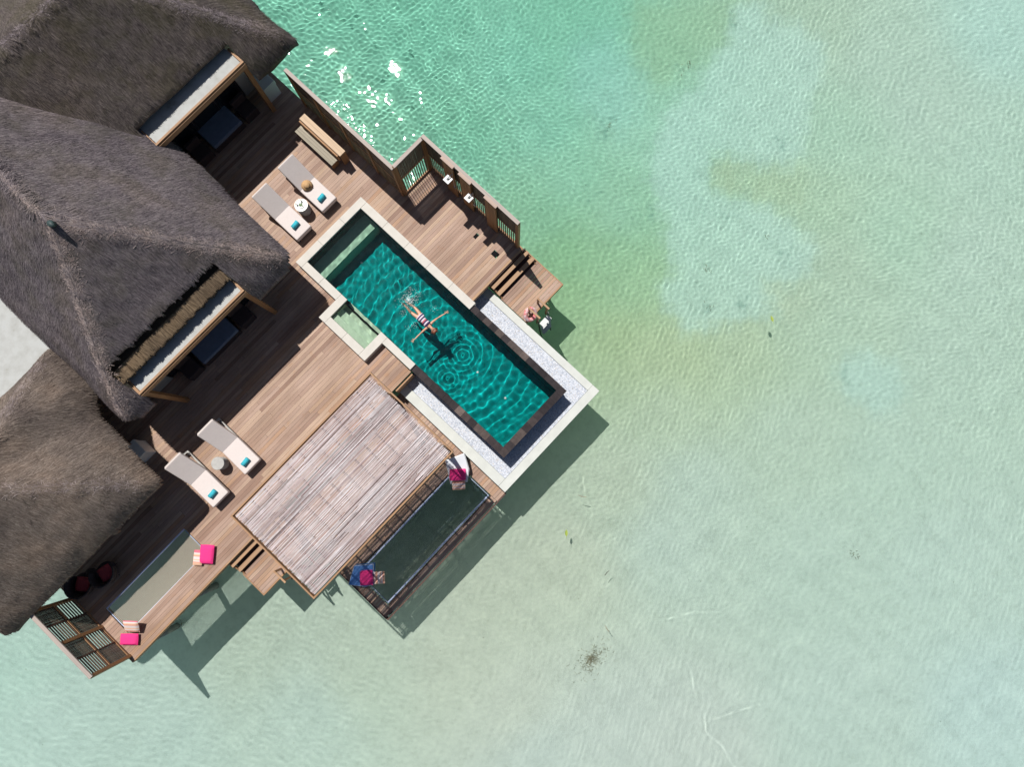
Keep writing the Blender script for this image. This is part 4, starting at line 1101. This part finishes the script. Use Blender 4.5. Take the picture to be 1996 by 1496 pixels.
# bench under the fence: pale upper slab, greyer lower seat
a = at(600, 215, .85); b = at(675, 290, .85)
o = thing('outdoor_bench', 'timber bench with a pale raised back shelf and a grey seat along the fence', 'bench', (3.95, 13.6, 0)); og = (3.95, 13.6, 0)
mb = MB()
for k in range(2): mb.box(3.72+k*.145, 3.86+k*.145, 12.45, 14.62, .80, .86)
mb.build('shelf', M['pale_wood'], o, False, og)
mb = MB()
for k in range(3): mb.box(3.30+k*.112, 3.405+k*.112, 12.62, 14.62, .40, .45)
mb.build('seat', M['grey_wood'], o, False, og)
mb = MB(); mb.box(3.74, 4.0, 12.47, 12.53, 0, .798); mb.box(3.74, 4.0, 14.5, 14.56, 0, .798); mb.box(3.645, 3.70, 12.55, 14.6, .40, .79); mb.build('frame', M['timber_z'], o, False, og)
for yy in (12.7, 14.45):
    mb = MB(); mb.box(3.32, 3.62, yy-.03, yy+.03, 0, .398); mb.build('leg', M['timber_z'], o, False, og)

# ------------------------------------------------------------------ sun loungers
def lounger():
    o = thing('sun_lounger', '', 'sun lounger', (0, 0, 0), 0, 'sun loungers on the deck')
    mb = MB(); mb.box(-.36, .36, -1.12, .05, .16, .24); mb.box(-.36, -.30, .05, 1.12, .16, .24); mb.box(.30, .36, .05, 1.12, .16, .24); mb.box(-.30, .30, 1.06, 1.12, .16, .24); mb.build('frame', M['drum_grey'], o)
    for sx in (-.31, .31):
        for sy in (-1.05, 1.05):
            mb = MB(); mb.box(sx-.03, sx+.03, sy-.03, sy+.03, 0, .158); mb.build('leg', M['dark_metal'], o)
    mb = MB(); mb.rbox(-.385, .385, -1.14, .07, .245, .43, .035); mb.build('mattress', M['mattress'], o)
    A_ = R(39); ca2, sa2 = math.cos(A_), math.sin(A_)
    mb = MB(); mb.rbox(-.385, .385, 0, 1.18, 0, .14, .03)
    mb.v = [(x, .075+y*ca2-z*sa2*.9, .29+y*sa2+z*ca2) for x, y, z in mb.v]; mb.build('backrest', M['mattress'], o)
    mb = MB(); mb.bar((-.33, .10, .25), (-.33, .95, .93), .04, .03); mb.bar((.33, .10, .25), (.33, .95, .93), .04, .03); mb.bar((-.33, .75, .76), (-.33, 1.0, .24), .03, .03); mb.bar((.33, .75, .76), (.33, 1.0, .24), .03, .03)
    mb.build('back_support', M['dark_metal'], o)
    return o
proto = lounger()
LG = [((.70, 12.66), 'lounger between the grey roof and the white drum table', 0),
      ((2.15, 12.75), 'lounger with a straw hat on it, between the white drum table and the bench', 0),
      ((-6.80, 7.79), 'lounger right of the grey drum table beside the stick roofed shelter', 0),
      ((-8.42, 7.78), 'lounger left of the grey drum table and nearest the brown roof', 0)]
TW = [(576, 439), (627, 386), (479, 901), (415, 963)]
for k, ((x, y), lab, rz) in enumerate(LG):
    o = proto if k == 0 else copy_tree(proto)
    o.location = (x, y, 0); o['label'] = 'cream '+lab
    q = at(*TW[k], .47)
    t = thing('rolled_towel', 'turquoise rolled towel on the cream '+['lounger nearer the grey roof at the pool head', 'lounger that holds the straw hat', 'lounger right of the grey drum table', 'lounger left of the grey drum table'][k], 'towel', (q.x, q.y, .432), R(6), 'rolled towels on the loungers')
    mb = MB(); mb.tube([(-.155, 0, .085), (-.15, 0, .085), (.15, 0, .085), (.155, 0, .085)], [.06, .088, .088, .06], 16); mb.build('roll', M['towel'], t, True)
    mb = MB(); mb.tube([(-.14, 0.04, .145), (.14, 0.04, .145)], .028, 8); mb.build('loose_edge', M['towel'], t, True)
# drum side tables
def drum(x, y, r_, h, mat, label, lip):
    o = thing('side_table', label, 'side table', (x, y, 0), 0, 'drum side tables')
    mb = MB(); prof = [(r_*.92, 0)]
    for k in range(7): prof += [(r_*(.98 if k % 2 else .93), h*(.05+k*.12)), (r_*(.98 if k % 2 else .93), h*(.05+k*.12+.09))]
    prof += [(r_, h*.93)]; mb.lathe(prof, 36); mb.build('drum_body', M['drum_grey'], o, False)
    mb = MB(); mb.lathe([(r_*.99, h*.932), (r_, h*.97), (r_*.97, h), (0, h)] if not lip else [(r_*.99, h*.932), (r_, h*1.03), (r_*.93, h*1.03), (r_*.91, h*.985), (0, h*.985)], 36); mb.build('table_top', M[mat], o, False)
    return o
q = at(587, 400, .55); drum(q.x, q.y, .25, .55, 'drum', 'white topped drum table holding small green snacks between two loungers', True)
t = thing('snack_plate', 'small white plate with green leaves on the white drum table', 'plate', (q.x, q.y, .545)); 
mb = MB(); mb.lathe([(0, 0), (.10, .0), (.13, .015), (.12, .018), (.09, .006), (0, .006)], 24); mb.build('plate', M['white_paint'], t, True)
mb = MB()
for k in range(9):
    a_ = random.uniform(0, 6.28); r_ = random.uniform(0, .07); mb.pillow((r_*math.cos(a_), r_*math.sin(a_), .02), .05, .035, .02, a_, 4)
mb.build('leaves', M['snack'], t)
for dx, dy in ((-.1, .12), (.12, .1)):
    g_ = thing('drinking_glass', ['short drinking glass behind the plate on the white drum table', 'short drinking glass beside the plate on the white drum table'][dx > 0], 'glass', (q.x+dx, q.y+dy, .545)); mb = MB(); mb.lathe([(.025, 0), (.032, .09), (.028, .09), (.022, .01), (0, .01)], 16); mb.build('cup', M['drum'], g_, True)
q = at(424, 904, .5); drum(q.x, q.y, .24, .5, 'drum_grey', 'grey concrete drum table between the two loungers near the brown roof', False)
# straw hat
q = at(597, 360, .6); hat = thing('straw_hat', 'round straw hat with a brown ribbon resting on a cream lounger', 'hat', (q.x, q.y, .50), 0)
hat.rotation_euler = (R(12), 0, 0)
mb = MB(); mb.lathe([(.115, .004), (.21, .0), (.215, .008), (.12, .02), (.105, .09), (.085, .115), (0, .125)], 36); mb.build('hat_body', M['straw_hat'], hat, True)
mb = MB(); mb.lathe([(.121, .024), (.111, .06), (.108, .06), (.117, .024)], 36); mb.tube([(.05, -.10, .05), (.09, -.15, .03), (.12, -.19, .015)], [.015, .02, .012], 6); mb.tube([(.02, -.11, .05), (.02, -.17, .02)], [.014, .016], 6); mb.build('ribbon', M['brown'], hat)

# ------------------------------------------------------------------ cushions
def cushion(name, label, px, py, z, sx, sy, rz, mat, tilt=0, h=.13, grp=None):
    q = at(px, py, z)
    o = thing(name, label, 'cushion', (q.x, q.y, z), rz, grp)
    mb = MB(); mb.pillow((0, 0, 0), sx, sy, h, 0, 10, .38, tilt); mb.build('cover', M[mat], o, True)
    mb = MB(); mb.tube([(-sx/2+.012, -sy/2+.012, 0), (sx/2-.012, -sy/2+.012, 0), (sx/2-.012, sy/2-.012, 0), (-sx/2+.012, sy/2-.012, 0)], .009, 5, True)
    if tilt: mb.v = [(x, y*math.cos(tilt)-zz*math.sin(tilt), y*math.sin(tilt)+zz*math.cos(tilt)) for x, y, zz in mb.v]
    mb.build('piping', M[mat], o)
    return o
E_ = -YAW                                           # turned square to the compass, as they lie in the photograph
cushion('pink_cushion', 'pink cushion on the narrow net end beside the wooden steps', 403, 1081, .14, .52, .68, E_+R(-3), 'pink', 0, .16, 'pink cushions')
cushion('striped_cushion', 'coral striped cushion leaning against the pink one near the wooden steps', 386, 1088, .12, .34, .56, E_+R(-4), 'striped', 0, .13, 'striped cushions')
cushion('pink_cushion', 'pink cushion at the lower corner of the narrow net beside the trellis', 252, 1247, .12, .66, .40, E_, 'pink', 0, .16, 'pink cushions')
cushion('striped_cushion', 'coral striped cushion above the pink one beside the trellis', 256, 1222, .30, .55, .50, E_+R(-2), 'striped', R(28), .14, 'striped cushions')
cushion('pink_cushion', 'magenta cushion on the white floor lounger at the upper corner of the big net', 892, 926, -.45, .62, .44, E_+R(3), 'pink', R(-12), .16, 'pink cushions')
cushion('striped_cushion', 'striped cushion hanging over the net below the upper magenta cushion', 894, 945, -.62, .50, .40, E_+R(3), 'striped', R(-6), .13, 'striped cushions')
cushion('pink_cushion', 'magenta cushion in the shade at the lower corner of the big net', 714, 1127, -.55, .48, .56, E_+R(3), 'pink', 0, .16, 'pink cushions')
cushion('striped_cushion', 'striped cushion in the shade beside the lower magenta cushion on the big net', 739, 1127, -.66, .46, .44, E_+R(93), 'striped', 0, .13, 'striped cushions')
def floor_lounger(pts, label, cloth='canvas'):
    P_ = [at(px, py, z) for px, py, z in pts]; c = sum(P_, Vector())/len(P_); c.z = -.95
    o = thing('floor_lounger', label, 'floor lounger', c, 0, 'floor loungers on the big net')
    mb = MB(); n_ = len(P_); top = [p-c for p in P_]; ctr = sum(top, Vector())/n_
    v = [ctr+(t_-ctr)*.94+Vector((0, 0, .0)) for t_ in top]+[t_+Vector((0, 0, -.04)) for t_ in top]+[Vector((t_.x, t_.y, .01)) for t_ in top]
    f = [tuple(range(n_))]
    for i in range(n_):
        j = (i+1) % n_; f += [(i, i+n_, j+n_, j), (i+n_, i+2*n_, j+2*n_, j+n_)]
    mb.add(v, [t_[::-1] for t_ in f]); mb.build('cover', M[cloth], o)
    mb = MB(); mb.tube([t_+Vector((0, 0, -.04)) for t_ in top], .012, 6, True); mb.build('piping', M['white_paint'], o)
    return o
floor_lounger([(868, 898, -.45), (905, 884, -.3), (914, 915, -.5), (911, 940, -.7), (878, 944, -.72)], 'white floor lounger half in the sun at the upper corner of the big net')
floor_lounger([(690, 1104, -.45), (727, 1101, -.5), (729, 1140, -.72), (712, 1145, -.74), (679, 1141, -.6)], 'blue floor lounger in the shade at the lower corner of the big net', 'blue_canvas')

# ------------------------------------------------------------------ dark chairs under the brown roof
for k, (px, py, lab) in enumerate(((160, 1140, 'round dark rattan chair with a red seat cushion beside the trellis'), (205, 1118, 'round dark rattan chair with a red cushion nearer the narrow net'))):
    q = at(px, py, .45); o = thing('rattan_chair', lab, 'chair', (q.x, q.y, 0), R(200+40*k), 'rattan chairs under the brown roof')
    mb = MB(); mb.lathe([(.34, .22), (.40, .30), (.38, .36), (0, .36)], 28); mb.build('seat', M['rattan'], o, True)
    mb = MB(); v = []; f = []
    for j in range(15):
        a_ = R(-110+j*220/14); hh = .72+.10*math.cos(a_)
        for r_, z_ in ((.38, .34), (.46, hh), (.41, hh), (.34, .36)): v.append((r_*math.cos(a_), r_*math.sin(a_), z_))
    for j in range(14):
        for i in range(4): a_ = j*4+i; b_ = j*4+(i+1) % 4; f.append((a_, b_, b_+4, a_+4))
    mb.add(v, f); mb.build('backrest', M['rattan'], o, True)
    for a_ in (45, 135, 225, 315):
        mb = MB(); mb.tube([(.22*math.cos(R(a_)), .22*math.sin(R(a_)), .24), (.30*math.cos(R(a_)), .30*math.sin(R(a_)), 0)], .02, 6); mb.build('leg', M['dark_metal'], o)
    mb = MB(); mb.pillow((0, 0, .42), .52, .5, .14, .3, 10, .4); mb.build('seat_cushion', M['red'], o, True)
q = at(184, 1128, .4); o = thing('coffee_table', 'low round dark table between the two rattan chairs', 'table', (q.x, q.y+.15, 0))
mb = MB(); mb.lathe([(.24, .36), (.26, .38), (.26, .40), (0, .40)], 28); mb.build('table_top', M['rattan'], o, True)
mb = MB(); mb.tube([(0, 0, 0), (0, 0, .36)], .05, 10); mb.lathe([(.18, 0), (.18, .02), (0, .02)], 20); mb.build('pedestal', M['dark_metal'], o)

# trellis at the lower left corner
fence('trellis_screen', 'tall timber trellis screen at the lower left corner of the deck, over the water', (-14.68, 8.1), (-14.68, 5.14), 2.3, 2, .11, -.35, cat='trellis', alt=True)

#PART4
# ------------------------------------------------------------------ swimmer floating on her back, arms spread
sw = thing('person', 'person floating on the back in the pool with arms spread, in a striped swimsuit', 'person', (1.40, 5.55, WL), R(0))
# local: head towards -Y, feet towards +Y; Z up, water surface at 0
J = {}
pts = []; ed = []; rad = []
def V_(x, y, z, r, r2=None, link=None):
    pts.append((x, y, z)); rad.append((r, r2 or r)); 
    if link is not None: ed.append((link, len(pts)-1))
    return len(pts)-1
pel = V_(.01, .56, -.02, .115, .095)
wst = V_(.00, .38, -.01, .098, .082, pel)
chest = V_(-.01, .20, .0, .115, .095, wst)
nk0 = V_(-.01, .07, .015, .085, .07, chest)
nk = V_(-.01, -.01, .02, .046, .046, nk0)
hd = V_(-.01, -.10, .02, .072, .078, nk)
hd2 = V_(-.01, -.185, .015, .068, .074, hd)
for s_, hand, elb in ((1, (.735, -.02, .0), (.42, .07, -.03)), (-1, (-.745, .13, -.005), (-.42, .13, -.03))):
    sh_ = V_(s_*.155, .10, .01, .052, .05, nk0)
    el = V_(elb[0], elb[1], elb[2], .036, .036, sh_)
    fo = V_((elb[0]*.35+hand[0]*.65), (elb[1]*.35+hand[1]*.65), -.01, .029, .029, el)
    wr = V_(hand[0]*.97, hand[1]*.97+.0, hand[2], .021, .024, fo)
    d = (Vector(hand)-Vector(elb)).normalized(); n_ = Vector((-d.y, d.x, 0))*s_
    W0 = Vector(hand)
    pm = V_(*(W0+d*.045), .020, .030, wr); 
    kn = V_(*(W0+d*.075), .018, .030, pm)
    for f_, (off, ln, spread) in enumerate(((.030, .068, .25), (.010, .078, .08), (-.011, .074, -.08), (-.030, .058, -.28))):
        b_ = W0+d*.085+n_*off; dd = (d+n_*spread).normalized()
        f0 = V_(*b_, .0095, .0095, kn); f1 = V_(*(b_+dd*ln*.5+Vector((0, 0, .006))), .0085, .0085, f0); f2 = V_(*(b_+dd*ln+Vector((0, 0, .001))), .0065, .0065, f1)
    tb = W0+d*.02+n_*(.032); t0 = V_(*tb, .012, .012, pm); t1 = V_(*(tb+(d*.6+n_*.8).normalized()*.032), .010, .010, t0); V_(*(tb+(d*.8+n_*.6).normalized()*.062), .008, .008, t1)
for s_, kx, ky, kz, ax, ay, az in ((1, .13, 1.02, -.04, .075, 1.36, -.16), (-1, -.10, 1.0, -.06, -.06, 1.33, -.20)):
    hp = V_(s_*.085+.01, .66, -.03, .088, .08, pel)
    th = V_(s_*.10+.01, .84, -.035, .072, .07, hp)
    kn = V_(kx, ky, kz, .051, .05, th)
    cf = V_((kx*.6+ax*.4), ky*.6+ay*.4, kz*.6+az*.4, .050, .048, kn)
    an = V_(ax, ay, az, .031, .033, cf)
    hl = V_(ax, ay+.05, az-.03, .033, .033, an)
    tp = V_(ax+s_*.01, ay+.10, az+.07, .030, .024, hl); V_(ax+s_*.015, ay+.13, az+.13, .026, .016, tp)
me = bpy.data.meshes.new('body'); me.from_pydata(pts, ed, []); me.materials.append(M['skin'])
body = bpy.data.objects.new('body', me); col.objects.link(body); body.parent = sw
md = body.modifiers.new('skin', 'SKIN'); md.use_smooth_shade = True; md.branch_smoothing = .4
for k, sv in enumerate(me.skin_vertices[0].data): sv.radius = rad[k]; sv.use_root = (k == pel)
body.modifiers.new('sub', 'SUBSURF').render_levels = 2; body.modifiers['sub'].levels = 2
receiver(body)
# face
mb = MB()
mb.pillow((-.01, -.118, .103), .022, .045, .03, 0, 6, .5); mb.build('nose', M['skin'], sw, True)
for sx in (-1, 1):
    mb = MB(); mb.pillow((-.01+sx*.029, -.142, .090), .028, .014, .014, 0, 6, .5); mb.build('eye', M['brown'], sw, True)
    mb = MB(); mb.pillow((-.01+sx*.078, -.13, .01), .02, .03, .055, 0, 6, .5); mb.build('ear', M['skin'], sw, True)
mb = MB(); mb.pillow((-.01, -.080, .094), .045, .014, .014, 0, 6, .5); mb.build('mouth', M['red'], sw, True)
# hair spreading on the water round the head
mb = MB(); g = random.Random(4)
mb.pillow((-.01, -.19, -.005), .19, .17, .12, 0, 10, .5)
for k in range(160):
    a_ = g.uniform(R(180), R(360)); r0 = .05; r1 = g.uniform(.10, .19)
    c0 = Vector((-.01, -.15, -.01)); p0 = c0+Vector((math.cos(a_)*r0, math.sin(a_)*r0, 0)); p1 = c0+Vector((math.cos(a_+g.uniform(-.2, .2))*r1, math.sin(a_)*r1, -.01))
    mb.tube([p0, (p0+p1)/2+Vector((g.uniform(-.01, .01), 0, .012)), p1], [.006, .005, .002], 4)
receiver(mb.build('hair', M['hair'], sw, True))
# swimsuit: sleeve of cloth from hips to chest with shoulder straps
mb = MB(); secs = [(.66, .150, .060, -.03, .0), (.60, .168, .098, -.025, .01), (.54, .162, .104, -.02, .01), (.45, .128, .098, -.012, .0), (.37, .112, .094, -.01, .0), (.29, .126, .105, -.004, -.01), (.20, .138, .116, .004, -.01), (.13, .128, .108, .008, -.01)]
n_ = 28; vs = []
for (y, a_, b_, zc, xc) in secs:
    for k in range(n_):
        t = 2*math.pi*k/n_; vs.append((xc+a_*math.cos(t), y, zc+b_*math.sin(t)))
fs = [(i*n_+k, (i+1)*n_+k, (i+1)*n_+(k+1) % n_, i*n_+(k+1) % n_) for i in range(len(secs)-1) for k in range(n_)]
mb.add(vs, fs)
for sx in (-1, 1): mb.bar((sx*.075-.01, .15, .108), (sx*.085-.01, .03, .07), .03, .006); 
st_ = mb.build('swimsuit', M['suit'], sw, True); receiver(st_)
# splash at the feet: foam droplets
mb = MB(); g = random.Random(9)
def drop(x, y, z, r_): mb.add([(x+r_, y, z), (x-.5*r_, y+.87*r_, z), (x-.5*r_, y-.87*r_, z), (x, y, z+r_*.3), (x, y, z-r_*.3)], [(0, 1, 3), (1, 2, 3), (2, 0, 3), (1, 0, 4), (2, 1, 4), (0, 2, 4)])
f_ = at(796, 588, WL)
for k in range(620):
    a_ = g.uniform(0, 6.28); d = abs(g.gauss(0, .24)); drop(f_.x+d*math.cos(a_)+.05, f_.y+d*math.sin(a_)*1.1+.02, WL+g.uniform(.01, .06)*math.exp(-d*2), g.uniform(.004, .015)*math.exp(-d*.8))
for (px, py, n_) in ((808, 634, 40), (796, 640, 22), (786, 611, 30), (846, 600, 24), (800, 564, 26), (818, 574, 24)):
    q = at(px, py, WL)
    for k in range(n_): drop(q.x+g.gauss(0, .07), q.y+g.gauss(0, .07), WL+g.uniform(.01, .03), g.uniform(.004, .011))
m_, n2, b_ = newmat('white water foam'); b_.inputs['Base Color'].default_value = (.85, .9, .9, 1); b_.inputs['Roughness'].default_value = .3
o = mb.build('splash_foam', m_, None, False, (f_.x, f_.y, WL)); tag(o, 'white splash foam kicked up around the feet in the pool', None, None, 'stuff')

# ------------------------------------------------------------------ drift weed, twigs, leaves on the lagoon floor
g = random.Random(17)
mb = MB(); q = at(1152, 1285, BZ+.35)
for k in range(300):
    a_ = g.uniform(0, 6.28); d = abs(g.gauss(0, .33)); x = q.x+d*math.cos(a_)*1.3; y = q.y+d*math.sin(a_)*.8
    b_ = g.uniform(0, 6.28); L_ = g.uniform(.04, .14); z = BZ+.07
    mb.bar((x, y, z+g.uniform(0, .05)), (x+L_*math.cos(b_), y+L_*math.sin(b_), z+g.uniform(0, .09)), .008, .008)
weed = plain('brown green drift weed', (.27, .26, .18), .9, .4, 12, 0)
o = mb.build('sea_weed', weed, None, False, (q.x, q.y, BZ)); tag(o, 'loose brown weed tuft lying on the sand below the shelter', None, None, 'stuff'); receiver(o)
mb = MB()
tuft = [(357, 1212), (1340, 130), (1188, 245), (1380, 525), (1495, 460), (1380, 600), (1665, 1080)]
for (px, py) in tuft:
    q = at(px, py, BZ+.35); n_ = g.randint(5, 16); sd = g.uniform(.04, .16)
    for k in range(n_):
        x = q.x+g.gauss(0, sd); y = q.y+g.gauss(0, sd); b_ = g.uniform(0, 6.28); L_ = g.uniform(.04, .12)
        mb.bar((x, y, BZ+.04), (x+L_*math.cos(b_), y+L_*math.sin(b_), BZ+.10+g.uniform(0, .05)), .010, .010)
o = mb.build('bottom_weed', weed, None, False, (0, 0, BZ)); tag(o, 'sparse dark weed tufts scattered over the lagoon floor', None, None, 'stuff'); receiver(o)
for (px, py, ln, rz, lab) in ((1183, 1118, .26, R(0), 'short dark twig floating over the sand right of the shelter'), (1183, 1226, .30, R(75), 'thin pale brown twig floating above the weed tuft'), (1135, 968, .34, R(120), 'pale thin stick floating beside the shadow of the pool')):
    q = at(px, py, WZ+.03); o = thing('floating_twig', lab, 'twig', (q.x, q.y, WZ+.03), rz)
    mb = MB(); mb.tube([(-ln/2, 0, 0), (0, .012, .006), (ln/2, -.004, 0)], [.012, .014, .007], 6); mb.tube([(0, .01, .004), (.05, .05, .01)], [.007, .004], 5); mb.build('stem', plain('twig bark', (.05, .04, .03) if 'dark' in lab else (.30, .26, .18), .8), o)
for (px, py, lab) in ((1505, 622, 'yellow green leaf floating on the water to the right of the ladder'), (1104, 1040, 'small yellow green leaf floating right of the shelter')):
    q = at(px, py, WZ+.03); o = thing('floating_leaf', lab, 'leaf', (q.x, q.y, WZ+.03), g.uniform(0, 3))
    mb = MB(); v = [(-.14, 0, 0), (-.05, .055, .01), (.06, .05, .012), (.15, 0, 0), (.06, -.05, .012), (-.05, -.055, .01), (0, 0, .0)]
    mb.add(v, [(0, 1, 6), (1, 2, 6), (2, 3, 6), (3, 4, 6), (4, 5, 6), (5, 0, 6)]); mb.bar((-.22, 0, 0), (-.13, 0, 0), .01, .006); mb.build('blade', plain('yellow green leaf', (.28, .36, .05), .5), o)
